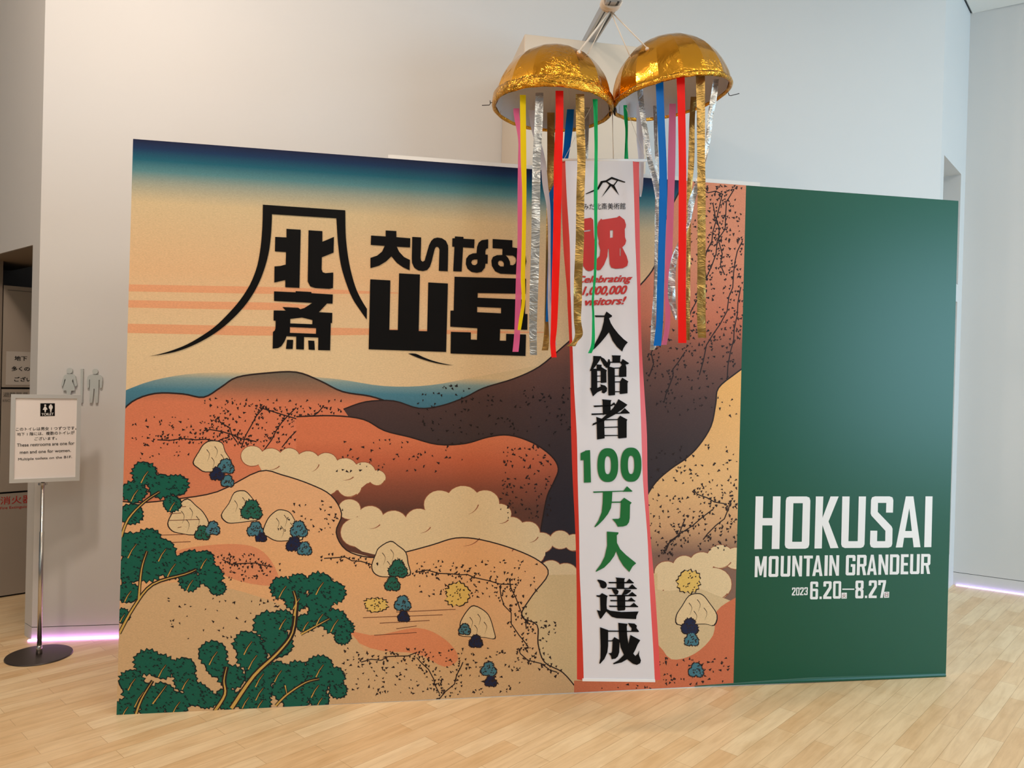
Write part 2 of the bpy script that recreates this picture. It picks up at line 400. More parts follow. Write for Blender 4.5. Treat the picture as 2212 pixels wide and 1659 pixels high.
# base light strips
def led(name, label, o, d, L, n, m='led'):
    bm = boxmesh(o + n * 0.0015, d * L, n * 0.016, Z3 * 0.006)
    return tag(link(name, bm, M[m]), label, 'light strip')
led('light_strip', 'pink-white light strip glowing at the base of the left wall behind the toilet sign', cornerL - dirW * 0.012, dirW, 2.6, P_wall.n)
led('light_strip', 'violet light strip glowing along the base of the right wall beyond the green board', cornerR + dirRw * 0.02, dirRw, 2.4, P_rw.n, 'led_violet')

# ------------------------------------------------------------------ cabinet in the recess
t = thing('storage_cabinet', 'beige built-in storage cabinet with stacked doors in the dark left recess', 'cabinet', cab0)
zA = P_cab.hit(30, 838.6).z; zB = P_cab.hit(30, 1063.4).z; gap = 0.006
bm = boxmesh(cab0 + back * 0.022, cabDir * cw, back * 0.45, Z3 * (cabTop - 0.0)); link('body', bm, M['seam'], t)
doors = []
for lo, hi in ((0.012, zB - gap), (zB + gap, zA - gap), (zA + gap, cabTop)):
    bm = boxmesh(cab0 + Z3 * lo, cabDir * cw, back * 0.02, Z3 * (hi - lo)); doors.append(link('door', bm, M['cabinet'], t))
frz = P_cab.hit(40, 629).z
bm = boxmesh(cab0 + Z3 * (frz) + cabDir * .02 - back * 0.001, cabDir * (cw - .02), back * 0.002, Z3 * 0.004); link('seam', bm, M['grey_ink'], t)
z3_ = zoomed(0, 820, 5.53)
text_mesh('lettering', ['避難器具', 'ESC'], [z3_([(38, 152), (338, 150), (338, 206), (38, 208)]), z3_([(34, 238), (122, 236), (122, 264), (34, 266)])], M['grey_ink'], doors[1], P_cab, 0.0012, 0.012)
text_mesh('lettering', ['消火器', 'Fire Extinguisher'], [z3_([(4, 1402), (392, 1372), (392, 1470), (4, 1494)]), z3_([(2, 1522), (402, 1492), (402, 1536), (2, 1560)])], M['red_ink'], doors[0], P_cab, 0.0012, 0.008)
z7 = zoomed(0, 540, 5.182)
n0, n1 = P_cab.uv(13.5, 758.6), P_cab.uv(11.8, 831.4)
bm = boxmesh(P_cab.at(n0[0], n1[1], 0.0015), P_cab.u * 0.30, P_cab.n * 0.0008, Z3 * (n0[1] - n1[1]))
nt_ = tag(link('paper_notice', bm, M['notice']), 'paper notice with bold black Japanese lines taped to the upper cabinet door', 'notice')
for q_ in zip(['地下 1', '多くの', 'ござい'], [z7([(162, 1186), (348, 1190), (348, 1240), (162, 1240)]), z7([(130, 1303), (330, 1307), (330, 1356), (130, 1355)]), z7([(160, 1420), (352, 1424), (352, 1474), (160, 1472)])]): text_mesh('lettering', [q_[0]], [q_[1]], M['black'], nt_, P_cab, 0.0032, 0.022)

# ------------------------------------------------------------------ restroom pictograms on the back wall
t = thing('restroom_sign', 'brushed grey woman and man pictograms with divider on the left white wall', 'sign', P_wall.hit(180, 870))
zp = zoomed(100, 780, 13.825); W3 = on(P_wall)
def picto(name, outs):
    bm = bmesh.new()
    for o in outs: poly(bm, zp(o), (), W3, 0.001, 0.011)
    bmesh.ops.recalc_face_normals(bm, faces=bm.faces[:]); return link(name, bm, M['picto'], t)
picto('woman_figure', [ellipse(715, 290, 88, 86, 28), [(620, 400), (660, 386), (770, 386), (840, 402), (890, 460), (915, 590), (935, 700), (925, 750), (880, 755), (868, 700), (820, 530), (790, 600), (845, 720), (872, 800), (875, 880), (770, 886), (748, 985), (735, 1130), (650, 1130), (635, 985), (625, 880), (520, 880), (530, 790), (560, 700), (600, 560), (590, 525), (560, 590), (525, 740), (470, 740), (475, 680), (510, 560), (540, 460), (570, 420)]])
picto('divider_bar', [[(1050, 232), (1122, 232), (1100, 1245), (1040, 1245)]])
picto('man_figure', [ellipse(1478, 312, 84, 80, 28), [(1290, 430), (1350, 408), (1600, 412), (1650, 440), (1690, 490), (1700, 560), (1675, 800), (1612, 800), (1612, 560), (1590, 560), (1580, 820), (1555, 1250), (1480, 1250), (1460, 830), (1440, 820), (1395, 1245), (1310, 1245), (1322, 800), (1322, 550), (1305, 550), (1298, 795), (1240, 795), (1238, 560), (1255, 470)]])

# ------------------------------------------------------------------ toilet sign on a stand
base = floor_pt(84.5, 1416.5); base.z = 0
t = thing('sign_stand', 'chrome pole sign stand on a round dark base by the left wall, reading TOILET', 'sign', base)
bm = bmesh.new(); lathe(bm, base, [(0, 0), (0.146, 0), (0.148, 0.003), (0.146, 0.007), (0, 0.009)], 64); link('base', bm, M['dark_metal'], t)
P_sign = Plane(at_depth(97, 940, base.y - 0.012), V((0.343, 0.20, 0)))
poleTop = P_sign.hit(96.5, 1043).z
bm = bmesh.new(); lathe(bm, base, [(0, 0.009), (0.014, 0.009), (0.0125, 0.05), (0.010, 0.052)], 24); link('collar', bm, M['steel'], t, True)
bm = bmesh.new(); tube(bm, [base + Z3 * 0.03, base + Z3 * 0.62, base + Z3 * 0.621, base + Z3 * (poleTop + 0.01)], [0.0105, 0.0105, 0.0082, 0.0082], 18); link('pole', bm, M['steel'], t, True)
bm = bmesh.new(); lathe(bm, base + Z3 * (poleTop - 0.012), [(0, 0), (0.02, 0.0), (0.02, 0.012), (0, 0.013)], 20); link('bracket', bm, M['steel'], t)
fr = [(24.4, 852.4), (176.3, 852.2), (171.4, 1035.2), (19.3, 1046.6)]
uvs = [P_sign.uv(*p) for p in fr]; fu0 = (uvs[0][0] + uvs[3][0]) / 2; fu1 = (uvs[1][0] + uvs[2][0]) / 2; fv1 = (uvs[0][1] + uvs[1][1]) / 2; fv0 = (uvs[2][1] + uvs[3][1]) / 2
bm = bmesh.new(); bw = 0.019
def sbox(a, b, lo, hi, d0, d1): box(bm, P_sign.at(a, lo, d0), P_sign.u * (b - a), P_sign.v * (hi - lo), P_sign.n * (d1 - d0))
sbox(fu0, fu1, fv0, fv0 + bw, -.012, .006); sbox(fu0, fu1, fv1 - bw, fv1, -.012, .006); sbox(fu0, fu0 + bw, fv0 + bw, fv1 - bw, -.012, .006); sbox(fu1 - bw, fu1, fv0 + bw, fv1 - bw, -.012, .006)
link('frame', bm, M['frame'], t)
bm = bmesh.new(); sbox(fu0 + bw, fu1 - bw, fv0 + bw, fv1 - bw, -.010, .0); paper = link('poster', bm, M['paper'], t)
zs = zoomed(0, 820, 5.53)
bm = bmesh.new(); poly(bm, zs([(482, 283), (656, 283), (655, 434), (481, 438)]), (), on(P_sign), 0.0008); face_to(bm, P_sign.n); link('icon', bm, M['black'], paper)
bm = bmesh.new(); F2 = on(P_sign)
for o in (ellipse(540, 306, 12, 10, 16), [(540, 318), (548, 322), (568, 356), (552, 360), (552, 362), (546, 390), (534, 390), (530, 362), (510, 360), (530, 322)],
          ellipse(607, 304, 12, 10, 16), [(584, 312), (596, 308), (606, 316), (616, 308), (628, 312), (630, 340), (620, 352), (612, 390), (600, 390), (596, 352), (583, 340)]):
    poly(bm, zs(o), (), F2, 0.0014)
face_to(bm, P_sign.n); link('icon_figures', bm, M['icon_white'], paper)
text_mesh('icon_lettering', ['TOILET'], [zs([(497, 401), (640, 396), (640, 424), (497, 429)])], M['icon_white'], paper, P_sign, 0.0014, 0.02)
text_mesh('lettering', ['このトイレは男女 1 つずつです。', '地下 1 階には、複数のトイレが', 'ございます。', 'These restrooms are one for', 'men and one for women.', 'Multiple toilets on the B1F.'],
          [zs([(190, 572), (912, 556), (912, 598), (190, 614)]), zs([(203, 634), (890, 610), (890, 654), (203, 672)]), zs([(413, 688), (680, 678), (680, 716), (413, 726)]),
           zs([(203, 764), (888, 738), (888, 778), (203, 802)]), zs([(238, 848), (846, 826), (846, 862), (238, 888)]), zs([(217, 938), (860, 907), (860, 945), (217, 975)])], M['black'], paper, P_sign, 0.0012, 0.006)

# ------------------------------------------------------------------ pillar and pole
Q = P_wall.hit(1083, 330); Q.z = 0
lo_, hi_ = 0.1, 1.5
for _ in range(50):
    mid = (lo_ + hi_) / 2; q = Q + P_wall.n * mid; v = q + Z3 * 3.1 - EYE
    if CX + FPX * v.dot(_R) / v.dot(_F) < 1132.6: lo_ = mid
    else: hi_ = mid
Lb = mid; NL = Q + P_wall.n * Lb
P_box = Plane(NL, dirW); boxTop = P_box.hit(1132.6, 73).z
bwid = P_box.uv(1396, 330)[0]
bm = boxmesh(NL, dirW * bwid, -P_box.n * (Lb - 0.004), Z3 * boxTop)
bmesh.ops.bevel(bm, geom=bm.edges[:], offset=0.003, segments=1, affect='EDGES')
tag(link('pillar', bm, M['pillar']), 'square white pillar against the back wall behind the gold half balls', 'pillar')
KD = 3.2                                                         # depth of the hanging ornament
hang = at_depth(1319, 8, KD)
edge = P_box.hit(1267 + 11, 86); edge.z = boxTop + 0.004
axd = (edge + Z3 * 0.022 - hang).normalized(); side = axd.cross(Z3).normalized(); upv = side.cross(axd).normalized()
t = thing('support_pole', 'slotted aluminium pole reaching out from the white pillar to carry the gold half balls', 'pole', hang)
pl = (edge - hang).length + 0.45
bm = boxmesh(hang - axd * 0.12 - side * 0.030 - upv * 0.017, axd * pl, side * 0.060, upv * 0.034); link('profile', bm, M['alu'], t)
for s_ in (-0.017, 0.013):
    bm = boxmesh(hang - axd * 0.121 + side * s_ - upv * 0.0178, axd * (pl - .002), side * (0.005 if s_ < 0 else 0.009), upv * 0.004); link('groove', bm, M['groove'], t)
bm = bmesh.new()
for k in range(7):
    c = hang - axd * (0.05 - k * 0.012)
    tube(bm, [c + side * (0.036 * math.cos(a)) + upv * (0.024 * math.sin(a) - 0.002 * (k % 2)) for a in [2 * math.pi * j / 16 for j in range(17)]], 0.0075, 8, False)
link('rope_wrap', bm, M['cord'], t, True)

# ------------------------------------------------------------------ display board
BL, BR = floor_pt(252, 1544), floor_pt(2043, 1460.5)
PB = Plane(BL, BR - BL); B3 = on(PB)
TLp, TRp, BRp, BLp = (287.5, 300), (2070.3, 434), (2043, 1461), (252, 1544)
MTp, MBp = (1611.5, 400.5), (1584, 1479)
t = thing('exhibition_board', 'wide freestanding exhibition board with mountain landscape print and green end panel', 'display board', (BL + BR) / 2)
THK = 0.05
bm = bmesh.new(); fr_ = [PB.hit(*p) for p in (TLp, TRp, BRp, BLp)]; bk_ = [p - PB.n * THK for p in fr_]
fr_ = [p - PB.n * 0.0006 for p in fr_]
a = [bm.verts.new(p) for p in fr_]; b = [bm.verts.new(p) for p in bk_]
bm.faces.new(a); bm.faces.new(b[::-1])
for i in range(4): bm.faces.new((a[i], a[(i + 1) % 4], b[(i + 1) % 4], b[i]))
bmesh.ops.recalc_face_normals(bm, faces=bm.faces[:]); link('panel_core', bm, M['board_white'], t)
k0, k1 = PB.uv(838.5, 341)[0], PB.uv(1653, 404)[0]; kt = PB.uv(838.5, 334.2)[1]
bm = boxmesh(PB.at(k0, 0.02, -THK - 0.002), PB.u * (k1 - k0), -PB.n * 0.05, Z3 * (kt - 0.004)); link('support_frame', bm, M['board_white'], t)

# --- generic printed mountain landscape, woodblock palette, as coloured ink shapes in one mesh
def ink_material():
    m = bpy.data.materials.new('printed_ink'); m.use_nodes = True; nt = m.node_tree; b = nt.nodes['Principled BSDF']
    at = nt.nodes.new('ShaderNodeVertexColor'); at.layer_name = 'ink'
    tc = nt.nodes.new('ShaderNodeTexCoord'); mp = nt.nodes.new('ShaderNodeMapping'); mp.inputs['Scale'].default_value = (1, 1, 3.5)
    nt.links.new(tc.outputs['Object'], mp.inputs['Vector'])
    n = nt.nodes.new('ShaderNodeTexNoise'); n.inputs['Scale'].default_value = 130; n.inputs['Detail'].default_value = 3
    nt.links.new(mp.outputs[0], n.inputs['Vector'])
    r = nt.nodes.new('ShaderNodeValToRGB'); r.color_ramp.elements[0].position = .28; r.color_ramp.elements[0].color = (.74, .74, .74, 1)
    r.color_ramp.elements[1].position = .72; r.color_ramp.elements[1].color = (1.16, 1.16, 1.16, 1); nt.links.new(n.outputs['Fac'], r.inputs[0])
    mx = nt.nodes.new('ShaderNodeMix'); mx.data_type = 'RGBA'; mx.blend_type = 'MULTIPLY'; mx.inputs['Factor'].default_value = .5
    nt.links.new(at.outputs['Color'], mx.inputs['A']); nt.links.new(r.outputs[0], mx.inputs['B']); nt.links.new(mx.outputs['Result'], b.inputs['Base Color'])
    b.inputs['Roughness'].default_value = .5; b.inputs['Specular IOR Level'].default_value = .22
    return m
art = bmesh.new(); lay = art.verts.layers.float_color.new('ink')
CNT = {}
CLIP = [TLp, MTp, MBp, BLp]
def clip(pts):
    out = list(pts)
    for i in range(4):
        (ax, ay), (bx, by) = CLIP[i], CLIP[(i + 1) % 4]; src, out = out, []
        ins = lambda p: (bx - ax) * (p[1] - ay) - (by - ay) * (p[0] - ax) >= 0
        for j, p in enumerate(src):
            q = src[j - 1]
            if ins(p) != ins(q):
                d1 = (bx - ax) * (q[1] - ay) - (by - ay) * (q[0] - ax); d2 = (bx - ax) * (p[1] - ay) - (by - ay) * (p[0] - ax)
                s = d1 / (d1 - d2); out.append((q[0] + (p[0] - q[0]) * s, q[1] + (p[1] - q[1]) * s))
            if ins(p): out.append(p)
        if not out: return []
    return out
def skewy(px, py): return PB.uv(px, py)[1]
def ink(pts, col, layer):
    """col: an sRGB triple, or stops [(x, y, rgb), ...] blended by height on the board"""
    pts = clip(pts)
    if len(pts) < 3: return
    CNT[layer] = CNT.get(layer, 0) + 1; off = 0.0001 * layer + 1e-6 * (CNT[layer] % 80)
    t_ = bmesh.new()
    try: poly(t_, pts, (), B3, 0.0)
    except Exception: t_.free(); return
    if isinstance(col[0], (tuple, list)):
        st = sorted((skewy(x, y), lin(c)) for x, y, c in col)
        for v, _ in st: bmesh.ops.bisect_plane(t_, geom=t_.verts[:] + t_.edges[:] + t_.faces[:], plane_co=PB.at(0, v), plane_no=Z3)
        def cf(z):
            if z <= st[0][0]: return st[0][1]
            for (va, ca), (vb, cb) in zip(st, st[1:]):
                if z <= vb: s = (z - va) / (vb - va); return tuple(p + (q - p) * s for p, q in zip(ca, cb))
            return st[-1][1]
    else:
        cc = lin(col); cf = lambda z: cc
    mp = {}
    for v in t_.verts:
        n = art.verts.new(v.co + PB.n * off); n[lay] = (*cf((v.co - PB.o).dot(PB.v)), 1); mp[v] = n
    for f in t_.faces:
        try: art.faces.new([mp[v] for v in f.verts])
        except ValueError: pass
    t_.free()
def smooth(pts, k=4, closed=False):
    n = len(pts); out = []; rng = range(n if closed else n - 1)
    g = lambda i: pts[i % n] if closed else pts[max(0, min(n - 1, i))]
    for i in rng:
        p0, p1, p2, p3 = g(i - 1), g(i), g(i + 1), g(i + 2)
        for j in range(k):
            s = j / k
            out.append(tuple(.5 * (2 * b + (c - a) * s + (2 * a - 5 * b + 4 * c - d) * s * s + (3 * b - a - 3 * c + d) * s ** 3) for a, b, c, d in zip(p0, p1, p2, p3)))
    if not closed: out.append(pts[-1])
    return out
def ribbon(pts, w, col, layer, taper=False):
    L, R_ = [], []; n = len(pts)
    for i, p in enumerate(pts):
        a, b = pts[max(0, i - 1)], pts[min(n - 1, i + 1)]; dx, dy = b[0] - a[0], b[1] - a[1]; d = math.hypot(dx, dy) or 1
        ww = w * (1 - .85 * i / (n - 1) if taper else 1) / 2
        L.append((p[0] - dy / d * ww, p[1] + dx / d * ww)); R_.append((p[0] + dy / d * ww, p[1] - dx / d * ww))
    for i in range(n - 1): ink([L[i], L[i + 1], R_[i + 1], R_[i]], col, layer)
def wob(cx, cy, r, jag, n=26, sq=1.0):
    return [(cx + r * (1 + random.uniform(-jag, jag)) * math.cos(2 * math.pi * k / n), cy + r * sq * (1 + random.uniform(-jag, jag)) * math.sin(2 * math.pi * k / n)) for k in range(n)]
OUT = (44, 30, 28); CREAM = (226, 196, 152); ORANGE = (214, 118, 82); TEAL = (74, 122, 138)
ink([(x, y) for x, y in (TLp, MTp, MBp, BLp)], [(500, 316, (14, 20, 54)), (500, 334, (12, 44, 80)), (500, 358, (22, 88, 106)), (500, 382, (82, 126, 130)), (500, 408, (152, 154, 136)), (500, 448, (206, 180, 138)),
     (500, 590, (222, 178, 132)), (500, 650, (222, 184, 140)), (500, 760, (224, 192, 148)), (500, 1000, (224, 186, 144))], 1)
for ya, yb, xe in ((614, 629, 860), (648, 664, 700), (699, 719, 1180)):
    ink(smooth([(262, ya), (420, ya + 3), (620, ya + 7), (xe, ya + 18)]) + smooth([(xe, ya + 20), (620, yb + 6), (420, yb + 3), (262, yb)]), (226, 158, 114), 2)
# far water band
ink(smooth([(255, 850), (330, 822), (430, 806), (560, 806), (720, 818), (830, 834), (930, 832), (1040, 812), (1160, 790)]) + [(1160, 900), (700, 930), (255, 930)],
    [(600, 806, (214, 184, 140)), (600, 822, (132, 152, 148)), (600, 846, TEAL), (600, 890, (60, 104, 122))], 3)
# left rolling hills
hill = smooth([(250, 905), (285, 868), (335, 850), (395, 851), (440, 858), (478, 836), (512, 815), (575, 806), (640, 804), (690, 822), (740, 846), (800, 856), (850, 872)])
ink(hill + [(900, 1120), (250, 1120)], [(600, 806, (112, 98, 82)), (600, 838, (150, 104, 80)), (600, 872, (212, 120, 84)), (600, 960, (218, 122, 86)), (600, 1060, (214, 128, 90))], 4)
ribbon(hill, 3.5, OUT, 5)
# dark central mountain and its right flank
mt = smooth([(742, 884), (790, 868), (850, 866), (905, 882), (955, 876), (1005, 858), (1045, 838), (1110, 818), (1165, 792), (1215, 750), (1260, 712), (1330, 664), (1392, 606), (1420, 560), (1436, 480), (1462, 424), (1480, 392), (1490, 380)])
ink(mt + [(1640, 390), (1640, 1260), (1160, 1260), (1120, 990), (900, 975), (770, 925)],
    [(1400, 560, (216, 138, 106)), (1400, 680, (196, 112, 84)), (1400, 742, (142, 86, 68)), (1400, 800, (106, 70, 60)), (1400, 870, (80, 56, 52)), (1400, 960, (62, 48, 48)), (1400, 1080, (46, 40, 46))], 5)
ribbon(mt, 3, OUT, 6)
# middle orange shoulder
sh = smooth([(640, 900), (720, 898), (785, 906), (830, 930), (885, 944), (945, 960), (1005, 958), (1055, 944), (1100, 940), (1150, 956), (1190, 984), (1206, 1012), (1196, 1042), (1182, 1072), (1172, 1122), (1160, 1190)])
ink(sh + [(900, 1230), (640, 1160)], [(900, 950, (212, 116, 78)), (900, 995, (192, 98, 66)), (900, 1050, (140, 76, 56)), (900, 1100, (98, 60, 48))], 7)
ribbon(sh, 3, OUT, 8)
# tan right slope
rs = smooth([(1640, 770), (1590, 806), (1552, 838), (1546, 872), (1536, 920), (1510, 962), (1482, 990), (1450, 1012), (1418, 1040), (1396, 1074), (1384, 1110)])
ink(rs + [(1384, 1300), (1640, 1300)], [(1500, 840, (232, 174, 104)), (1500, 1050, (228, 178, 122)), (1500, 1140, (206, 156, 112)), (1500, 1195, (132, 98, 82))], 7)
ribbon(rs, 3, OUT, 8)
# puffs of cloud
def clouds(cs, layer, fill=CREAM, body=None):
    for x, y, r in cs: ink(wob(x, y, r + 1.6, .01, 22, .9), (150, 84, 58), layer)
    for x, y, r in cs: ink(wob(x, y, r, .01, 22, .9), fill, layer + 1)
    if body: ink(smooth(body, 3, True), fill, layer + 1)
    for x, y, r in cs[1::2]:
        a0 = random.uniform(.2, .9); ribbon([(x + r * .96 * math.cos(a0 + .16 * k), y + r * .86 * math.sin(a0 + .16 * k)) for k in range(7)], 2.4, (150, 84, 58), layer + 2, True)
clouds([(545, 985, 24), (585, 992, 26), (625, 988, 22), (665, 998, 26), (705, 1000, 24), (745, 1014, 27), (785, 1022, 26), (815, 1032, 18), (640, 1025, 34), (590, 1030, 30), (700, 1040, 34), (755, 1050, 26)], 9, body=[(560, 990), (650, 1000), (740, 1016), (800, 1030), (760, 1060), (650, 1046), (580, 1030)])
clouds([(755, 1100, 24), (800, 1118, 28), (850, 1130, 30), (905, 1126, 30), (950, 1090, 34), (1000, 1082, 36), (1048, 1086, 30), (1080, 1110, 24), (1105, 1140, 26), (1140, 1150, 26), (1170, 1172, 24), (1000, 1140, 46), (920, 1160, 44), (830, 1164, 40), (770, 1150, 34), (1080, 1170, 36), (1150, 1196, 26)], 9, body=[(765, 1116), (860, 1140), (950, 1100), (1050, 1100), (1100, 1150), (1170, 1180), (1160, 1206), (1000, 1190), (840, 1200), (766, 1180)])
clouds([(1210, 1166, 22), (1240, 1172, 20), (1190, 1232, 24), (1222, 1240, 26), (1248, 1250, 24), (1180, 1262, 24), (1232, 1290, 40)], 9)
clouds([(1440, 1236, 26), (1478, 1222, 24), (1516, 1216, 26), (1556, 1202, 28), (1590, 1206, 26), (1415, 1262, 24), (1470, 1270, 46), (1540, 1262, 40)], 9)
# foreground ground
gr = smooth([(245, 1080), (300, 1086), (380, 1078), (470, 1062), (560, 1018), (610, 1026), (670, 1046), (715, 1070), (738, 1110), (726, 1150), (748, 1188), (800, 1204), (860, 1196), (930, 1178), (985, 1162), (1040, 1166), (1110, 1186), (1165, 1212), (1184, 1240), (1150, 1286), (1126, 1330), (1160, 1350), (1162, 1390), (1176, 1430), (1215, 1452), (1245, 1486)])
ink(gr + [(1245, 1640), (245, 1640)], [(700, 1080, (230, 172, 124)), (700, 1220, (232, 172, 118)), (700, 1330, (226, 172, 122)), (700, 1460, (212, 170, 122))], 11)
ribbon(gr, 2.6, OUT, 12)
lower = smooth([(1120, 1300), (1180, 1262), (1260, 1262)])
ink(smooth([(1184, 1242), (1150, 1286), (1128, 1330), (1162, 1352), (1164, 1392), (1178, 1430), (1216, 1452), (1246, 1486)]) + [(1420, 1486), (1420, 1238)], (214, 182, 134), 11)
ink(smooth([(1384, 1250), (1430, 1276), (1500, 1270), (1548, 1286), (1584, 1300)]) + [(1640, 1330), (1640, 1520), (1384, 1520)], (212, 182, 138), 11)
ink(smooth([(1240, 1470), (1330, 1462), (1410, 1392), (1450, 1424), (1500, 1412), (1540, 1372), (1548, 1320), (1590, 1290)]) + [(1640, 1290), (1640, 1540), (1240, 1540)], (206, 112, 76), 12)
ink(smooth([(380, 1192), (470, 1176), (545, 1180), (585, 1210), (600, 1262), (520, 1256), (440, 1222)], 4, True), (222, 142, 100), 12)
ink(smooth([(700, 1342), (800, 1372), (900, 1356), (960, 1380), (990, 1420), (960, 1440), (900, 1412), (800, 1400)], 4, True), (222, 138, 94), 12)
ink(smooth([(250, 1350), (310, 1276), (380, 1258), (500, 1272), (620, 1310), (700, 1340), (760, 1370), (800, 1420), (860, 1430), (920, 1470), (940, 1560), (250, 1600)], 4, True), (212, 172, 126), 12)
# pale boulders with low teal bushes along the paths
def leafy(x, y, r, c, layer, sq=1.0):
    o = [(x + r * k * math.cos(a), y + r * k * sq * math.sin(a)) for a, k in ((2 * math.pi * i / 30, (1.0 if i % 2 else .84) * random.uniform(.9, 1.1)) for i in range(30))]
    ink([(x + (p - x) * 1.0 + (2 if p > x else -2), q + (2 if q > y else -2)) for p, q in o], OUT, layer); ink(o, c, layer + 1)
    for _ in range(int(r * .6)):
        a = random.uniform(0, 6.28); q = r * random.uniform(.1, .75); ink([(x + q * math.cos(a), y + q * sq * math.sin(a)), (x + q * math.cos(a) + 4, y + q * sq * math.sin(a) - 2), (x + q * math.cos(a) + 3, y + q * sq * math.sin(a) + 2)], OUT, layer + 2)
def boulder(x, y, r, bush=None):
    base = [(-1.05, .75), (-1.15, .3), (-.85, -.35), (-.5, -.85), (-.05, -1.1), (.4, -.9), (.8, -.4), (1.1, .2), (1.15, .72), (.4, .86), (-.4, .84)]
    sh_ = smooth([(x + r * (a + random.uniform(-.14, .14)), y + r * (b + random.uniform(-.12, .12))) for a, b in base], 3, True)
    ink([(x + (p - x) * 1.06, y + (q - y) * 1.06) for p, q in sh_], OUT, 13); ink(sh_, (226, 194, 148), 14)
    for a, b in ((-.45, -.5), (.05, -.7), (.45, -.2), (-.15, .0)):
        ribbon(smooth([(x + r * a, y + r * b), (x + r * (a + .18), y + r * (b + .3)), (x + r * (a + .05), y + r * (b + .75))]), 1.6, OUT, 15, True)
    for bx, by, br, c in bush or ():
        for dx, dy, k in ((-.45, .2, .62), (.4, .25, .62), (0, -.35, .7)): leafy(x + bx + dx * br, y + by + dy * br, br * k, c, 15)
TB, NB, GB = (70, 118, 130), (28, 36, 66), (34, 96, 78)
boulder(462, 988, 34, [(26, 20, 17, TB), (8, 36, 15, NB), (30, 52, 13, TB)]); boulder(408, 1122, 36, [(30, 30, 16, GB), (52, 20, 15, TB)])
boulder(522, 1098, 34, [(22, 4, 22, GB), (30, 46, 17, TB), (42, 62, 11, NB)]); boulder(612, 1136, 34, [(34, 8, 18, TB), (24, 40, 17, NB), (46, 50, 15, TB)])
boulder(842, 1212, 36, [(18, 18, 20, GB), (6, 50, 16, GB), (28, 92, 17, TB), (30, 120, 12, NB)]); boulder(1030, 1350, 34, [(-26, 10, 12, TB), (-2, 36, 14, NB), (26, 96, 16, TB), (30, 122, 12, NB)])
boulder(1504, 1320, 36, [(-14, 34, 18, NB), (-10, 62, 15, TB), (0, 128, 16, TB)]); leafy(1488, 1256, 26, (226, 184, 98), 15); leafy(988, 1284, 27, (226, 184, 98), 15); leafy(812, 1306, 26, (226, 184, 98), 15, .6)
# pines
PG, PO, TR_ = (20, 92, 74), (18, 32, 34), (206, 164, 84)
def pine(cs, trunks):
    fr = [[(x, y, r, a, (1.0 if i % 2 else .86) * random.uniform(.92, 1.08)) for i, a in enumerate(2 * math.pi * k / 34 for k in range(34))] for x, y, r in cs]
    for f in fr: ink([(x + (r * k + 2.6) * math.cos(a), y + (r * k + 2.6) * .88 * math.sin(a)) for x, y, r, a, k in f], PO, 17)
    for f in fr: ink([(x + (r * k - .4) * math.cos(a), y + (r * k - .4) * .88 * math.sin(a)) for x, y, r, a, k in f], PG, 18)
    for x, y, r in cs:
        for _ in range(int(r * .5)):
            a = random.uniform(0, 6.28); q = r * random.uniform(.3, .95); px, py = x + q * math.cos(a), y + q * .86 * math.sin(a)
            ink([(px, py), (px + 5, py - 3), (px + 4, py - 1), (px + 7, py + 2)], PO, 19)
    for x, y, r in cs[::2]:
        ribbon([(x - r * .25, y + r * .75), (x, y + r * .25), (x + r * .3, y - r * .15)], 4.2, OUT, 19); ribbon([(x - r * .25, y + r * .75), (x, y + r * .25), (x + r * .3, y - r * .15)], 2.4, TR_, 20, True)
    for tr in trunks: ribbon(smooth(tr[0]), tr[1], OUT, 19); ribbon(smooth(tr[0]), tr[1] * .6, TR_, 20, True)
pine([(312, 1022, 28), (350, 1050, 30), (290, 1062, 28), (382, 1048, 26), (372, 1088, 20), (285, 1110, 26)], [([(262, 1160), (278, 1120), (312, 1084), (345, 1062)], 7)])
pine([(285, 1180, 34), (320, 1170, 34), (350, 1190, 30), (280, 1230, 34), (276, 1280, 26), (320, 1226, 36), (370, 1222, 32), (412, 1214, 30), (440, 1210, 24), (455, 1244, 28), (410, 1256, 24), (470, 1270, 18), (264, 1330, 18)],
     [([(258, 1368), (290, 1310), (330, 1262), (400, 1240), (424, 1230)], 8), ([(300, 1294), (306, 1230), (318, 1190)], 7)])
pine([(284, 1470, 28), (320, 1430, 32), (350, 1440, 30), (395, 1444, 28), (300, 1500, 36), (350, 1500, 30), (400, 1470, 26), (425, 1500, 30), (380, 1520, 30), (445, 1510, 24), (270, 1530, 24), (330, 1536, 28)],
     [([(292, 1548), (306, 1510), (330, 1470)], 8), ([(330, 1520), (360, 1480)], 5)])
pine([(460, 1412, 32), (470, 1440, 26), (535, 1390, 32), (580, 1350, 34), (610, 1340, 26), (600, 1390, 34), (545, 1420, 34), (500, 1462, 30), (560, 1460, 32), (490, 1510, 28), (530, 1510, 26)],
     [([(464, 1536), (486, 1500), (484, 1470), (490, 1440)], 10), ([(500, 1530), (548, 1460), (600, 1410), (632, 1366), (640, 1300)], 12)])
pine([(610, 1270, 28), (645, 1262, 26), (690, 1262, 30), (720, 1280, 28), (640, 1296, 26), (690, 1300, 30), (722, 1342, 30), (745, 1356, 20), (690, 1330, 26), (740, 1376, 18), (660, 1346, 22)],
     [([(636, 1330), (640, 1300), (634, 1276)], 8), ([(650, 1370), (690, 1348), (712, 1336)], 6)])
pine([(600, 1452, 28), (640, 1452, 28), (690, 1440, 30), (720, 1462, 26), (560, 1490, 30), (620, 1490, 34), (680, 1484, 30), (730, 1490, 20), (560, 1516, 26), (640, 1516, 28), (690, 1510, 22)],
     [([(596, 1524), (620, 1500), (660, 1474), (690, 1466)], 7), ([(616, 1480), (620, 1500)], 5)])
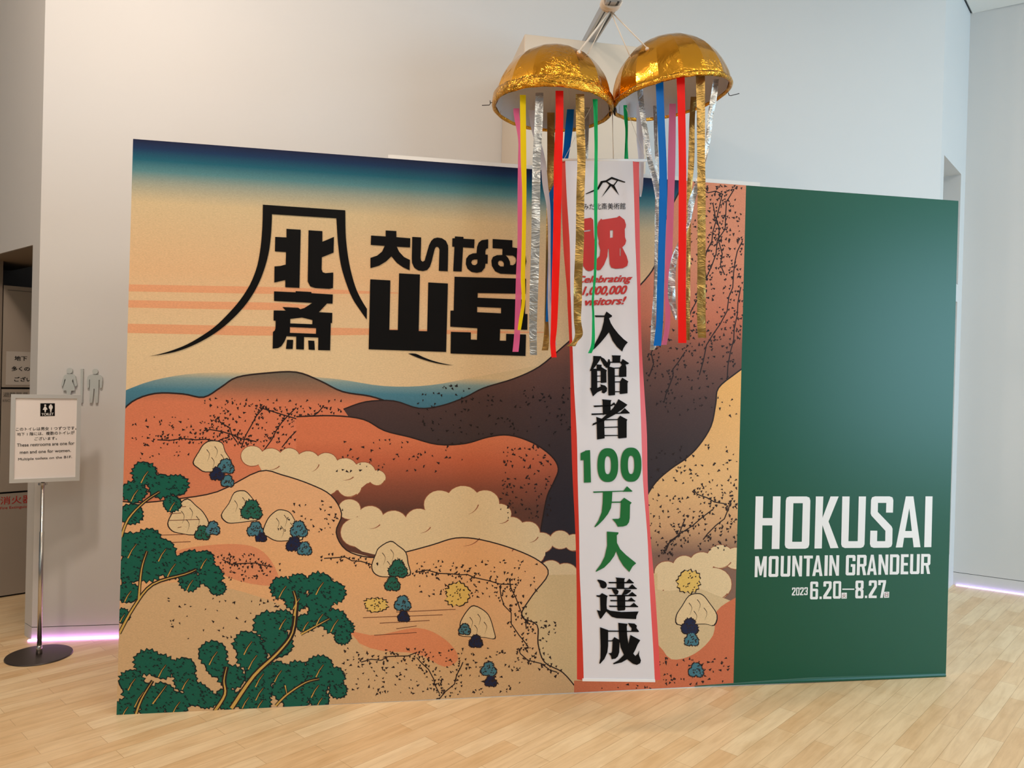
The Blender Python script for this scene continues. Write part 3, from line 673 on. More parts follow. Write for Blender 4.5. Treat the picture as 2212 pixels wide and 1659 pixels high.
# scattered scrub marks and crack lines
def scrub(xa, xb, ya, yb, n, col=OUT, lo=2, hi=4.5):
    for _ in range(n):
        x, y = random.uniform(xa, xb), random.uniform(ya, yb); r = random.uniform(lo, hi); a = random.uniform(0, 6.28)
        ink([(x + r * math.cos(a + k), y + r * math.sin(a + k)) for k in (0, 2.3, 3.6)], col, 6 if y < 1000 and x < 740 else 15)
def crack(x, y, dx, dy, n, w=2.4, layer=6):
    p = [(x, y)]
    for _ in range(n): x += dx + random.uniform(-9, 9); y += dy + random.uniform(-7, 7); p.append((x, y))
    ribbon(p, w, OUT, layer)
    for q in p:
        for _ in range(5):
            a, b = q[0] + random.uniform(-12, 14), q[1] + random.uniform(-10, 10); ink([(a, b), (a + 5, b - 2), (a + 3, b + 4)], OUT, layer)
scrub(440, 740, 860, 960, 190); scrub(280, 480, 900, 990, 80); scrub(720, 1000, 950, 1020, 60); scrub(1080, 1190, 960, 1120, 110); scrub(900, 1160, 1210, 1290, 110); scrub(740, 1130, 1400, 1500, 200)
scrub(600, 740, 1080, 1160, 40); scrub(360, 700, 1290, 1380, 60); scrub(480, 580, 1196, 1260, 60); scrub(1400, 1600, 960, 1190, 190); scrub(1490, 1600, 400, 760, 190); scrub(1400, 1590, 700, 900, 80); scrub(1400, 1580, 1420, 1480, 60); scrub(900, 1240, 830, 940, 120, (34, 24, 22)); scrub(1130, 1200, 1340, 1450, 50); scrub(1280, 1420, 1478, 1494, 12)
for x, y, dx, dy, n in ((700, 876, -20, 22, 5), (640, 880, -12, 20, 5), (570, 880, -8, 22, 4), (560, 880, 22, 2, 5), (440, 930, 18, 3, 6), (340, 950, 20, -1, 6), (470, 900, 12, 14, 4)): crack(x, y, dx, dy, n)
for x, y, dx, dy, n in ((1585, 410, -9, 26, 12), (1560, 420, -4, 24, 9), (1604, 520, -9, 26, 11), (1600, 620, -3, 26, 7), (1540, 440, 3, 24, 6), (1480, 760, -8, 20, 6), (1420, 700, -3, 22, 5), (1500, 400, 20, 2, 4)): crack(x, y, dx, dy, n)
for x, y, dx, dy, n in ((1580, 1080, -14, 18, 5), (1500, 1060, 14, 6, 5), (1480, 1120, -14, 16, 5), (1540, 1100, -16, 18, 5), (900, 1236, 22, 2, 9), (1080, 1270, 8, 18, 6), (1100, 1250, 4, 20, 6), (780, 1430, 20, -4, 6), (900, 1420, 10, 18, 5), (1000, 1430, -12, 14, 5), (480, 1208, 18, 4, 6), (700, 1206, 16, 2, 5), (600, 1290, 20, 6, 4), (1120, 1400, 12, 8, 6)): crack(x, y, dx, dy, n, 2.2, 15)
for y in (1096, 1110, 1124, 1140, 1156, 1172): ribbon([(330 + (y % 7) * 9, y), (392 + (y % 5) * 10, y - 2)], 1.5, (120, 70, 50), 15)
for y in (1322, 1334, 1346, 1358, 1372): ribbon([(760 + (y % 9) * 12, y), (900 + (y % 7) * 14, y - 6)], 1.5, (120, 70, 50), 15)
bmesh.ops.recalc_face_normals(art, faces=art.faces[:]); face_to(art, PB.n)
link('landscape_print', art, ink_material(), t)

bm = bmesh.new(); poly(bm, [MTp, TRp, BRp, MBp], (), B3, 0.0004); face_to(bm, PB.n)
green = link('green_print', bm, M['green'], t)
# loose fold of the print along the foot of the green panel
bm = bmesh.new(); n = 24; rows = []
for i in range(n + 1):
    s = i / n; px, py = 1500 + (2040 - 1500) * s, 1483 + (1461.5 - 1483) * s
    h = 0.018 * min(1, s * 2.2) + .004; b_ = PB.hit(px, py)
    rows.append([bm.verts.new(b_ + PB.n * 0.001 + Z3 * h), bm.verts.new(b_ + PB.n * (.002 + h * .5) + Z3 * h * .45), bm.verts.new(b_ + PB.n * (.004 + h * .25) + Z3 * .002)])
for A, B in zip(rows, rows[1:]):
    for j in (0, 1): bm.faces.new((A[j], B[j], B[j + 1], A[j + 1]))
face_to(bm, PB.n); link('loose_hem', bm, M['green'], green, True)

LET = 0.0026
def letters(name, polys, conv, m, parent, plane, off):
    bm = bmesh.new()
    for p in polys:
        if p and isinstance(p[0][0], (tuple, list)): poly(bm, conv(p[0]), [conv(h) for h in p[1:]], on(plane), off)
        else: poly(bm, conv(p), (), on(plane), off)
    face_to(bm, plane.n); return link(name, bm, m, parent)
za = zoomed(300, 420, 4.254); zb = zoomed(780, 480, 5.184)
both = za(smooth([(92, 1488), (200, 1465), (330, 1425), (450, 1375), (580, 1300), (700, 1215), (800, 1120), (900, 1010), (980, 900), (1040, 790), (1090, 650), (1120, 480), (1135, 300), (1140, 95)], 3)
     + smooth([(1897, 147), (1900, 350), (1915, 520), (1945, 690), (1990, 850), (2040, 960), (2096, 1052)], 3) + smooth([(2094, 1150), (2030, 1060), (1960, 950), (1900, 800), (1855, 640), (1830, 450), (1815, 220)], 3)
     + smooth([(1224, 182), (1218, 330), (1200, 500), (1165, 650), (1110, 800), (1040, 930), (960, 1040), (860, 1145), (750, 1240), (620, 1325), (480, 1395), (340, 1445), (200, 1474)], 3))
arc = zb(smooth([(525, 1470), (612, 1473), (700, 1512), (800, 1550), (920, 1582), (1032, 1602)], 3) + smooth([(1032, 1602), (960, 1598), (850, 1580), (740, 1552), (630, 1515), (525, 1470)], 3)[1:-1])
letters('title_outline', [both, arc], lambda p: p, M['black'], t, PB, LET)
K_north = [[(1357, 317), (1488, 325), (1476, 859), (1346, 853), (1346, 787), (1245, 810), (1247, 662), (1300, 658), (1350, 645), (1353, 530), (1251, 524), (1254, 391), (1357, 396)],
           [(1560, 330), (1687, 338), (1686, 436), (1793, 391), (1789, 535), (1682, 578), (1680, 690), (1690, 715), (1715, 724), (1787, 718), (1784, 860), (1750, 868), (1620, 860), (1575, 845), (1552, 800)]]
K_sai = [[[(1243, 891), (1441, 900), (1441, 889), (1586, 897), (1586, 908), (1783, 920), (1780, 1004), (1730, 1002), (1655, 1082), (1778, 1089), (1776, 1182), (1764, 1182), (1758, 1433), (1648, 1430), (1650, 1315), (1519, 1310), (1517, 1425), (1446, 1422), (1447, 1306), (1358, 1303), (1340, 1350), (1310, 1395), (1280, 1412), (1230, 1417), (1233, 1265), (1250, 1250), (1256, 1230), (1258, 1160), (1238, 1160), (1240, 1066), (1352, 1068), (1320, 1035), (1465, 1042), (1485, 1055), (1520, 1045), (1595, 997), (1243, 979)],
          [(1392, 1144), (1500, 1131), (1596, 1154), (1594, 1193), (1391, 1185)], [(1389, 1218), (1630, 1229), (1628, 1281), (1388, 1272)]],
         [(1362, 1335), (1419, 1337), (1414, 1420), (1352, 1420)], [(1557, 1342), (1613, 1345), (1617, 1429), (1561, 1426)]]
K_dai = [[(275, 93), (395, 100), (395, 168), (551, 181), (548, 283), (400, 275), (425, 330), (480, 390), (547, 423), (543, 538), (470, 505), (400, 455), (340, 383), (280, 440), (200, 488), (105, 515), (105, 400), (180, 375), (235, 330), (265, 265), (108, 255), (112, 150), (275, 160)]]
K_i = [[(573, 165), (673, 171), (667, 400), (672, 430), (690, 443), (712, 430), (720, 400), (760, 260), (785, 210), (815, 182), (855, 173), (905, 180), (950, 210), (973, 260), (975, 300), (970, 550), (870, 545), (877, 310), (870, 285), (850, 274), (832, 285), (822, 310), (790, 440), (770, 500), (740, 535), (695, 548), (640, 540), (595, 510), (570, 455), (568, 400)]]
K_na = [[(1050, 160), (1146, 165), (1146, 186), (1270, 193), (1265, 290), (1141, 282), (1126, 553), (1031, 550), (1045, 275), (1020, 275), (1022, 181), (1050, 181)],
        [[(1423, 192), (1421, 293), (1400, 300), (1391, 325), (1391, 362), (1418, 365), (1416, 465), (1392, 465), (1385, 510), (1350, 555), (1295, 567), (1235, 557), (1190, 520), (1172, 470), (1176, 410), (1205, 370), (1250, 350), (1292, 348), (1297, 280), (1315, 230), (1350, 202)],
         [(1303, 418), (1301, 460), (1285, 478), (1268, 482), (1245, 475), (1233, 452), (1243, 428), (1268, 418)]]]
K_ru = [[[(1472, 189), (1694, 203), (1692, 282), (1740, 290), (1800, 310), (1840, 370), (1850, 440), (1835, 510), (1795, 560), (1740, 585), (1560, 577), (1500, 550), (1463, 490), (1458, 430), (1475, 390), (1520, 370), (1580, 368), (1582, 298), (1472, 292)],
         [(1596, 496), (1560, 496), (1535, 475), (1532, 450), (1545, 432), (1570, 430), (1590, 445), (1598, 465)], [(1618, 370), (1700, 375), (1728, 395), (1735, 430), (1725, 465), (1700, 482), (1668, 480), (1665, 440), (1645, 400)]]]
K_yama = [[(103, 640), (328, 652), (316, 1206), (411, 1208), (426, 573), (659, 586), (645, 1219), (740, 1221), (752, 675), (972, 687), (952, 1453), (85, 1423)]]
K_gaku = [[[(1046, 611), (1846, 634), (1842, 803), (1306, 793), (1304, 846), (1840, 868), (1836, 975), (1834, 1027), (1863, 1028), (1860, 1206), (1556, 1196), (1552, 1326), (1622, 1328), (1624, 1250), (1846, 1258), (1840, 1498), (1001, 1470), (1005, 1227), (1229, 1234), (1228, 1314), (1297, 1317), (1301, 1187), (998, 1170), (1001, 990), (1036, 990)],
           [(1300, 948), (1567, 960), (1566, 1021), (1299, 1008)]]]
conv2 = lambda L, z: [([z(q) for q in p] if isinstance(p[0][0], (tuple, list)) else z(p)) for p in L]
ident = lambda p: p
letters('title_lettering', conv2(K_north, za) + conv2(K_sai, za), ident, M['black'], t, PB, LET)
letters('title_lettering', conv2(K_dai + K_i + K_na + K_ru + K_yama + K_gaku, zb), ident, M['black'], t, PB, LET)

# lettering on the green panel
zg = zoomed(1600, 1040, 4.608); GO = 0.0012
HOK = [[(148, 148), (224, 148), (218, 364), (314, 364), (320, 148), (396, 148), (384, 672), (307, 672), (313, 437), (215, 437), (211, 672), (135, 674)],
       [[(485, 149), (655, 149), (683, 160), (692, 190), (681, 630), (670, 658), (643, 669), (474, 670), (447, 658), (438, 632), (448, 190), (457, 160)], [(523, 216), (617, 216), (607, 600), (511, 600)]],
       [(747, 149), (821, 149), (813, 362), (893, 149), (974, 149), (873, 398), (972, 662), (892, 664), (812, 434), (806, 666), (733, 667)],
       [(1010, 149), (1083, 149), (1071, 594), (1163, 594), (1174, 149), (1246, 149), (1231, 625), (1220, 650), (1195, 661), (1035, 662), (1008, 650), (999, 625)],
       [(1335, 148), (1480, 148), (1509, 158), (1518, 186), (1514, 310), (1445, 309), (1448, 213), (1365, 213), (1363, 303), (1500, 446), (1510, 470), (1507, 622), (1497, 648), (1470, 659), (1322, 660), (1295, 650), (1285, 622), (1289, 489), (1358, 490), (1356, 594), (1437, 594), (1439, 491), (1300, 340), (1292, 318), (1296, 186), (1306, 158)],
       [[(1642, 148), (1718, 148), (1788, 654), (1720, 655), (1709, 560), (1625, 560), (1610, 656), (1542, 657)], [(1677, 266), (1702, 493), (1636, 493)]],
       [(1838, 148), (1908, 148), (1896, 653), (1825, 654)]]
letters('english_title', conv2(HOK, zg), ident, M['white_ink'], green, PB, GO)
c_ = [(.1, 0), (.9, 0), (1, .05)]; s_ = .31; v_ = .14
G = {
 'M': [[(0, 0), (.3, 0), (.5, .52), (.7, 0), (1, 0), (1, 1), (.76, 1), (.76, .42), (.58, .92), (.42, .92), (.24, .42), (.24, 1), (0, 1)]],
 'O': [[[(.12, 0), (.88, 0), (1, .06), (1, .94), (.88, 1), (.12, 1), (0, .94), (0, .06)], [(s_, v_), (1 - s_, v_), (1 - s_, 1 - v_), (s_, 1 - v_)]]],
 'U': [[(0, 0), (s_, 0), (s_, 1 - v_), (1 - s_, 1 - v_), (1 - s_, 0), (1, 0), (1, .94), (.88, 1), (.12, 1), (0, .94)]],
 'N': [[(0, 0), (.3, 0), (.7, .6), (.7, 0), (1, 0), (1, 1), (.72, 1), (.29, .36), (.29, 1), (0, 1)]],
 'T': [[(0, 0), (1, 0), (1, v_), (.67, v_), (.67, 1), (.33, 1), (.33, v_), (0, v_)]],
 'A': [[[(.36, 0), (.64, 0), (1, 1), (.71, 1), (.66, .82), (.34, .82), (.29, 1), (0, 1)], [(.5, .24), (.61, .68), (.39, .68)]]],
 'I': [[(0, 0), (1, 0), (1, 1), (0, 1)]],
 'G': [[(.12, 0), (.88, 0), (1, .06), (1, .3), (1 - s_, .3), (1 - s_, v_), (s_, v_), (s_, 1 - v_), (1 - s_, 1 - v_), (1 - s_, .58), (.52, .58), (.52, .45), (1, .45), (1, .94), (.88, 1), (.12, 1), (0, .94), (0, .06)]],
 'R': [[[(0, 0), (.88, 0), (1, .06), (1, .5), (.88, .57), (.8, .57), (1, 1), (.68, 1), (.5, .58), (s_, .58), (s_, 1), (0, 1)], [(s_, v_), (1 - s_, v_), (1 - s_, .45), (s_, .45)]]],
 'D': [[[(0, 0), (.85, 0), (1, .08), (1, .92), (.85, 1), (0, 1)], [(s_, v_), (1 - s_, v_), (1 - s_, 1 - v_), (s_, 1 - v_)]]],
 'E': [[(0, 0), (1, 0), (1, v_), (.4, v_), (.4, .43), (.92, .43), (.92, .56), (.4, .56), (.4, 1 - v_), (1, 1 - v_), (1, 1), (0, 1)]],
 '6': [[[(.1, 0), (.9, 0), (1, .06), (1, .3), (.68, .3), (.68, .14), (.32, .14), (.32, .4), (.9, .4), (1, .46), (1, .94), (.9, 1), (.1, 1), (0, .94), (0, .06)], [(.32, .54), (.68, .54), (.68, .86), (.32, .86)]]],
 '2': [[(0, .06), (.1, 0), (.9, 0), (1, .06), (1, .38), (.4, .86), (1, .86), (1, 1), (0, 1), (0, .82), (.66, .33), (.66, .14), (.33, .14), (.33, .3), (0, .3)]],
 '8': [[[(.1, 0), (.9, 0), (1, .06), (1, .42), (.88, .49), (1, .56), (1, .94), (.9, 1), (.1, 1), (0, .94), (0, .56), (.12, .49), (0, .42), (0, .06)], [(.33, .14), (.67, .14), (.67, .36), (.5, .43), (.33, .36)], [(.5, .55), (.67, .62), (.67, .86), (.33, .86), (.33, .62)]]],
 '7': [[(0, 0), (1, 0), (1, .14), (.62, 1), (.28, 1), (.64, .14), (.33, .14), (.33, .28), (0, .28)]],
 '3': [[(.1, 0), (.9, 0), (1, .06), (1, .43), (.9, .5), (1, .57), (1, .94), (.9, 1), (.1, 1), (0, .94), (0, .72), (.32, .72), (.32, .86), (.67, .86), (.67, .57), (.35, .57), (.35, .43), (.67, .43), (.67, .14), (.32, .14), (.32, .28), (0, .28), (0, .06)]]}
G['0'] = G['O']; G['.'] = G['I']; G['-'] = G['I']
def setglyph(ch, x0, x1, y0, y1, lean=5):
    f = lambda L: [(x0 + a * (x1 - x0) + lean * (.5 - b), y0 + b * (y1 - y0)) for a, b in L]
    return [([f(q) for q in p] if isinstance(p[0][0], (tuple, list)) else f(p)) for p in G[ch]]
sub = []
for ch, a, b in zip('MOUNTAINGRANDEUR', (140, 277, 397, 512, 625, 713, 833, 880, 1045, 1156, 1257, 1370, 1483, 1592, 1685, 1793), (257, 375, 493, 610, 715, 815, 865, 978, 1140, 1250, 1355, 1467, 1577, 1668, 1780, 1886)):
    s = (a - 140) / 1746; sub += setglyph(ch, a, b, 744 - 24 * s, 952 - 34 * s)
letters('english_subtitle', conv2(sub, zg), ident, M['white_ink'], green, PB, GO)
dt = []
for ch, a, b, y0, y1 in (('2', 509, 544, 1056, 1134), ('0', 550, 584, 1055, 1133), ('2', 590, 625, 1054, 1132), ('3', 631, 666, 1053, 1130), ('6', 690, 769, 996, 1173), ('.', 783, 805, 1145, 1170), ('2', 821, 903, 993, 1169), ('0', 918, 998, 991, 1166),
                         ('-', 1010, 1129, 1066, 1078), ('8', 1140, 1221, 986, 1163), ('.', 1235, 1257, 1136, 1160), ('2', 1273, 1353, 984, 1160), ('7', 1366, 1444, 982, 1158)):
    dt += setglyph(ch, a, b, y0, y1, 3 if y1 - y0 > 50 else 0)
letters('date_lettering', conv2(dt, zg), ident, M['white_ink'], green, PB, GO)
M['day_ink'] = mat('day_ink', (128, 48, 34), .5)
for bx, ch, q in (([(1003, 1107), (1055, 1106), (1054, 1165), (1002, 1166)], '火', [(1009, 1114), (1048, 1113), (1047, 1158), (1008, 1159)]), ([(1426, 1098), (1477, 1097), (1475, 1156), (1425, 1157)], '日', [(1437, 1107), (1466, 1106), (1465, 1147), (1436, 1148)])):
    letters('day_box', conv2([bx], zg), ident, M['white_ink'], green, PB, GO + .0002)
    text_mesh('day_lettering', [ch], [zg(q)], M['day_ink'], green, PB, GO + .0008, 0.006)

# ------------------------------------------------------------------ the hanging banner
yT, yB = 346.0, 1470.0
top_c, bot_c = at_depth(1300, yT, 3.18), at_depth(1337, yB, 3.10)
PN = Plane(bot_c, at_depth(1340, yB, 3.10 + 0.003) - bot_c + V((0, 0, 0)) if False else V((1, 0.10, 0)), top_c - bot_c)
PN.v = (top_c - bot_c).normalized(); PN.n = PN.u.cross(PN.v).normalized()
if PN.n.y > 0: PN.n = -PN.n
t = thing('celebration_banner', 'long white vertical banner with red edges hanging in front of the landscape board', 'banner', top_c)
rows = [(346, 1214, 1221, 1367, 1382), (420, 1214, 1224, 1369.5, 1382), (512, 1217, 1230, 1372, 1383.4), (560, 1220, 1231.5, 1374, 1384), (626, 1226, 1232, 1376.5, 1384.8), (660, 1227, 1233.6, 1377.3, 1385), (757, 1231.8, 1237, 1380, 1388), (850, 1233.5, 1240.8, 1382.7, 1393.6), (940, 1235, 1246, 1385.6, 1399), (1040, 1238.5, 1248, 1389, 1400.5), (1150, 1244, 1251, 1398, 1406), (1230, 1246, 1252, 1401.7, 1412.6), (1300, 1247, 1255, 1405, 1418), (1400, 1247.3, 1259, 1411, 1424.5), (1470, 1247.5, 1261, 1414.5, 1428)]
def strip(name, ia, ib, m, parent, offa, offb, nseg=1):
    bm = bmesh.new(); prev = None
    rr = smooth([tuple(float(x) for x in r) for r in rows], 3)
    for r in rr:
        vs = []
        for k in range(nseg + 1):
            s = k / nseg; o_ = offa + (offb - offa) * s + (0.004 * math.sin(s * math.pi) if nseg > 1 else 0)
            vs.append(bm.verts.new(PN.hit(r[ia] + (r[ib] - r[ia]) * s, r[0] + .0 * s, o_)))
        if prev:
            for k in range(nseg): bm.faces.new((prev[k], prev[k + 1], vs[k + 1], vs[k]))
        prev = vs
    face_to(bm, PN.n); o = link(name, bm, m, parent, True); return o
cloth = strip('sheet', 2, 3, M['banner'], t, 0.0, 0.0, 1)
strip('red_border', 1, 2, M['banner_red'], t, -0.012, 0.0)
strip('red_border', 3, 4, M['banner_red'], t, 0.0, -0.010)
bm = bmesh.new(); tube(bm, [PN.hit(1214, 345, -.004), PN.hit(1398, 346, -.004)], 0.006, 12); link('top_rod', bm, M['white_ink'], t, True)
bm = bmesh.new(); box(bm, PN.hit(1258, 1471, .003), PN.hit(1415, 1473, .003) - PN.hit(1258, 1471, .003), PN.v * 0.010, -PN.n * 0.004); link('bottom_rod', bm, M['white_ink'], t)
BO = 0.0025
z5 = zoomed(1000, 0, 3.4)
letters('emblem', conv2([[(900, 1424), (985, 1383), (1012, 1332), (1050, 1325), (1092, 1300), (1192, 1337), (1190, 1343), (1092, 1315), (1055, 1337), (1027, 1343), (996, 1393), (904, 1428)],
    [(1043, 1330), (1050, 1327), (1088, 1352), (1110, 1360), (1147, 1436), (1088, 1366), (1016, 1453), (1075, 1358)], [(1130, 1326), (1138, 1328), (1112, 1364), (1104, 1360)]], z5), ident, M['black'], t, PN, BO)
zn = zoomed(1220, 420, 6.38)
text_mesh('museum_name', ['すみだ北斎美術館'], [zn([(170, 128), (835, 116), (835, 206), (170, 214)])], M['black'], t, PN, BO, 0.0)
text_mesh('english_slogan', ['Celebrating', '1,000,000', 'visitors!'], [zn([(168, 1128), (930, 1108), (915, 1232), (160, 1250)]), zn([(250, 1272), (856, 1256), (852, 1390), (240, 1404)]), zn([(285, 1432), (845, 1408), (835, 1512), (280, 1532)])], M['banner_char_red'], t, PN, BO, 0.034, 0.32)
K_iwai = [[[(225, 345), (362, 322), (390, 350), (400, 560), (415, 700), (405, 1025), (370, 1052), (330, 1058), (290, 1040), (252, 985), (250, 800), (212, 805), (205, 700), (250, 570), (255, 545), (218, 545)], [(262, 500), (366, 487), (345, 508), (262, 518)]],
          [[(500, 335), (515, 350), (720, 318), (750, 295), (820, 350), (842, 420), (838, 455), (825, 480), (828, 590), (845, 640), (830, 690), (790, 730), (850, 850), (872, 930), (860, 985), (800, 1018), (700, 1025), (640, 1010), (618, 960), (605, 750), (595, 750), (585, 860), (540, 970), (490, 1040), (450, 1048), (430, 1020), (430, 900), (480, 850), (490, 770), (465, 680), (470, 640), (450, 560), (445, 450), (458, 390)], [(622, 497), (664, 492), (662, 595), (622, 602)], [(757, 742), (770, 740), (768, 852), (757, 850)]]]
letters('red_character', conv2(K_iwai, zn), ident, M['banner_char_red'], t, PN, BO)
zk = zoomed(1220, 660, 5.53)
K1 = [[(497, 72), (565, 122), (560, 135), (527, 152), (548, 210), (585, 270), (640, 340), (700, 400), (752, 440), (725, 470), (700, 510), (685, 550), (620, 490), (570, 420), (527, 318), (480, 380), (420, 450), (360, 512), (300, 556), (294, 546), (340, 490), (400, 380), (440, 290), (465, 190), (470, 138), (365, 138), (355, 118), (472, 120)],
      [(340, 602), (435, 606), (415, 655), (370, 720), (325, 775), (297, 785), (320, 720), (338, 660)], [(425, 610), (470, 635), (495, 665), (515, 690), (500, 720), (470, 725), (452, 690), (430, 650)],
      [(315, 755), (385, 755), (388, 985), (432, 965), (420, 940), (480, 955), (505, 985), (500, 1025), (470, 1050), (440, 1040), (445, 1010), (390, 1035), (335, 1085), (300, 985), (315, 985)], [(380, 703), (440, 708), (436, 760), (380, 760)],
      [(380, 755), (437, 735), (503, 775), (495, 790), (497, 920), (428, 925), (428, 780), (380, 780)], [(384, 838), (430, 836), (430, 846), (384, 848)], [(384, 905), (430, 903), (430, 913), (384, 915)],
      [(560, 595), (668, 597), (662, 620), (660, 682), (567, 682), (568, 620)], [(530, 671), (720, 671), (720, 684), (530, 685)], [(520, 640), (535, 645), (545, 690), (530, 740), (490, 745), (478, 715), (505, 690)], [(690, 638), (768, 690), (750, 702), (725, 704), (735, 740), (735, 850), (655, 855), (645, 845), (650, 745), (680, 710), (665, 690)],
      [(512, 725), (595, 745), (600, 1060), (598, 1070), (528, 1075), (520, 1070)], [(590, 743), (655, 740), (655, 752), (590, 755)], [(595, 838), (650, 838), (650, 849), (595, 850)], [(598, 907), (665, 905), (665, 917), (598, 919)], [(600, 1023), (665, 1023), (665, 1034), (600, 1035)],
      [(685, 862), (760, 908), (748, 922), (748, 1048), (660, 1058), (655, 1050), (657, 910)],
      [(445, 1120), (558, 1130), (548, 1150), (545, 1270), (455, 1310), (450, 1140)], [(343, 1194), (570, 1188), (570, 1201), (350, 1213)], [(545, 1190), (588, 1155), (612, 1190)], [(640, 1118), (748, 1185), (700, 1230), (600, 1300), (480, 1365), (400, 1405), (327, 1435), (335, 1410), (420, 1370), (500, 1300), (580, 1220), (625, 1150)],
      [(318, 1290), (770, 1276), (775, 1288), (320, 1308)], [(715, 1225), (777, 1283), (650, 1290)], [(375, 1330), (480, 1365), (470, 1385), (475, 1585), (385, 1600), (380, 1380)], [(465, 1358), (637, 1356), (637, 1368), (465, 1372)], [(468, 1450), (637, 1445), (637, 1457), (468, 1462)], [(472, 1546), (642, 1546), (642, 1557), (472, 1559)],
      [(660, 1315), (747, 1362), (738, 1380), (738, 1578), (645, 1588), (635, 1580), (632, 1350)]]
letters('lettering', conv2(K1, zk), ident, M['black'], t, PN, BO)
zq = zoomed(1220, 940, 5.53)
K2 = [[(188, 215), (240, 190), (245, 183), (301, 178), (312, 563), (229, 567), (225, 295), (188, 302)], [ellipse(513, 357, 124, 202, 44, .82), ellipse(513, 358, 38, 108, 28, .8)], [ellipse(790, 352, 124, 204, 44, .82), ellipse(791, 354, 38, 110, 28, .8)],
      [(337, 672), (705, 662), (708, 672), (345, 688)], [(742, 610), (808, 668), (800, 674), (690, 675)], [(455, 680), (567, 678), (560, 800), (550, 870), (515, 940), (460, 1010), (395, 1075), (360, 1100), (353, 1093), (400, 1020), (440, 920), (452, 800)], [(555, 793), (680, 792), (680, 806), (555, 808)],
      [(708, 747), (798, 805), (778, 830), (775, 990), (765, 1040), (740, 1075), (695, 1090), (632, 1093), (610, 1050), (565, 1000), (640, 998), (660, 985), (668, 810), (665, 790)],
      [(502, 1150), (640, 1160), (638, 1178), (620, 1195), (622, 1285), (660, 1360), (730, 1430), (852, 1528), (810, 1565), (770, 1633), (700, 1560), (650, 1480), (612, 1385), (590, 1440), (540, 1510), (470, 1580), (375, 1630), (368, 1622), (430, 1540), (475, 1450), (505, 1320)]]
letters('green_lettering', conv2(K2, zq), ident, M['banner_green'], t, PN, BO)
zt = zoomed(1220, 1220, 5.722)
K3 = [smooth([(400, 185), (450, 188), (500, 210), (518, 245), (505, 280), (470, 290), (440, 270), (430, 230)], 3, True),
      [(460, 348), (530, 385), (520, 405), (515, 500), (520, 545), (560, 565), (700, 582), (912, 575), (885, 630), (880, 670), (640, 658), (580, 640), (540, 600), (512, 575), (450, 660), (435, 665), (395, 557), (440, 570), (435, 400), (395, 392), (388, 375), (430, 375)],
      [(625, 155), (745, 165), (735, 185), (735, 292), (640, 292), (638, 175)], [(537, 210), (850, 212), (850, 228), (545, 228)], [(795, 170), (853, 222), (750, 222)], [(525, 280), (890, 285), (890, 299), (530, 297)], [(832, 238), (890, 295), (780, 290)],
      [(580, 298), (640, 300), (665, 325), (655, 360), (625, 372), (600, 340)], [(740, 300), (820, 310), (810, 330), (760, 365), (700, 375), (720, 340)], [(545, 370), (885, 372), (885, 388), (553, 388)], [(832, 333), (887, 380), (780, 375)],
      [(558, 432), (870, 438), (870, 452), (565, 450)], [(820, 402), (872, 448), (770, 443)], [(545, 502), (905, 507), (905, 522), (553, 520)], [(853, 467), (908, 518), (800, 512)], [(645, 375), (745, 375), (747, 550), (735, 560), (660, 567), (650, 555)],
      [(435, 770), (535, 805), (535, 850), (535, 1000), (525, 1080), (490, 1160), (435, 1222), (425, 1215), (440, 1150), (442, 1000)], [(530, 810), (900, 816), (918, 828), (530, 826)], [(535, 933), (590, 931), (590, 945), (535, 945)],
      [(612, 892), (690, 935), (675, 960), (672, 1080), (655, 1130), (625, 1158), (578, 1165), (570, 1125), (540, 1090), (575, 1088), (583, 1070), (590, 950), (585, 930)],
      [(660, 715), (775, 728), (765, 760), (770, 870), (785, 975), (810, 865), (932, 930), (900, 980), (870, 1050), (845, 1095), (870, 1125), (900, 1100), (920, 1055), (915, 1110), (940, 1180), (930, 1215), (890, 1235), (840, 1220), (770, 1165), (700, 1205), (600, 1228), (597, 1215), (660, 1180), (730, 1110), (690, 1020), (672, 920), (665, 800)],
      [(780, 718), (860, 725), (890, 750), (885, 780), (918, 822), (900, 830), (820, 820), (825, 780), (800, 755)]]
letters('lettering', conv2(K3, zt), ident, M['black'], t, PN, BO)
hinge = at_depth(1323, 238, KD)
bm = bmesh.new(); tube(bm, [hinge - Z3 * .006, PN.hit(1326, 344, -.004)], 0.0022, 8); link('cord', bm, M['cord'], t, True)
bm = bmesh.new(); tube(bm, [at_depth(1278, 228, KD - .02), PN.hit(1218, 345, -.004)], 0.0009, 6); link('cord', bm, M['cord'], t)
bm = bmesh.new(); tube(bm, [at_depth(1352, 232, KD - .02), PN.hit(1396, 345, -.004)], 0.0009, 6); link('cord', bm, M['cord'], t)

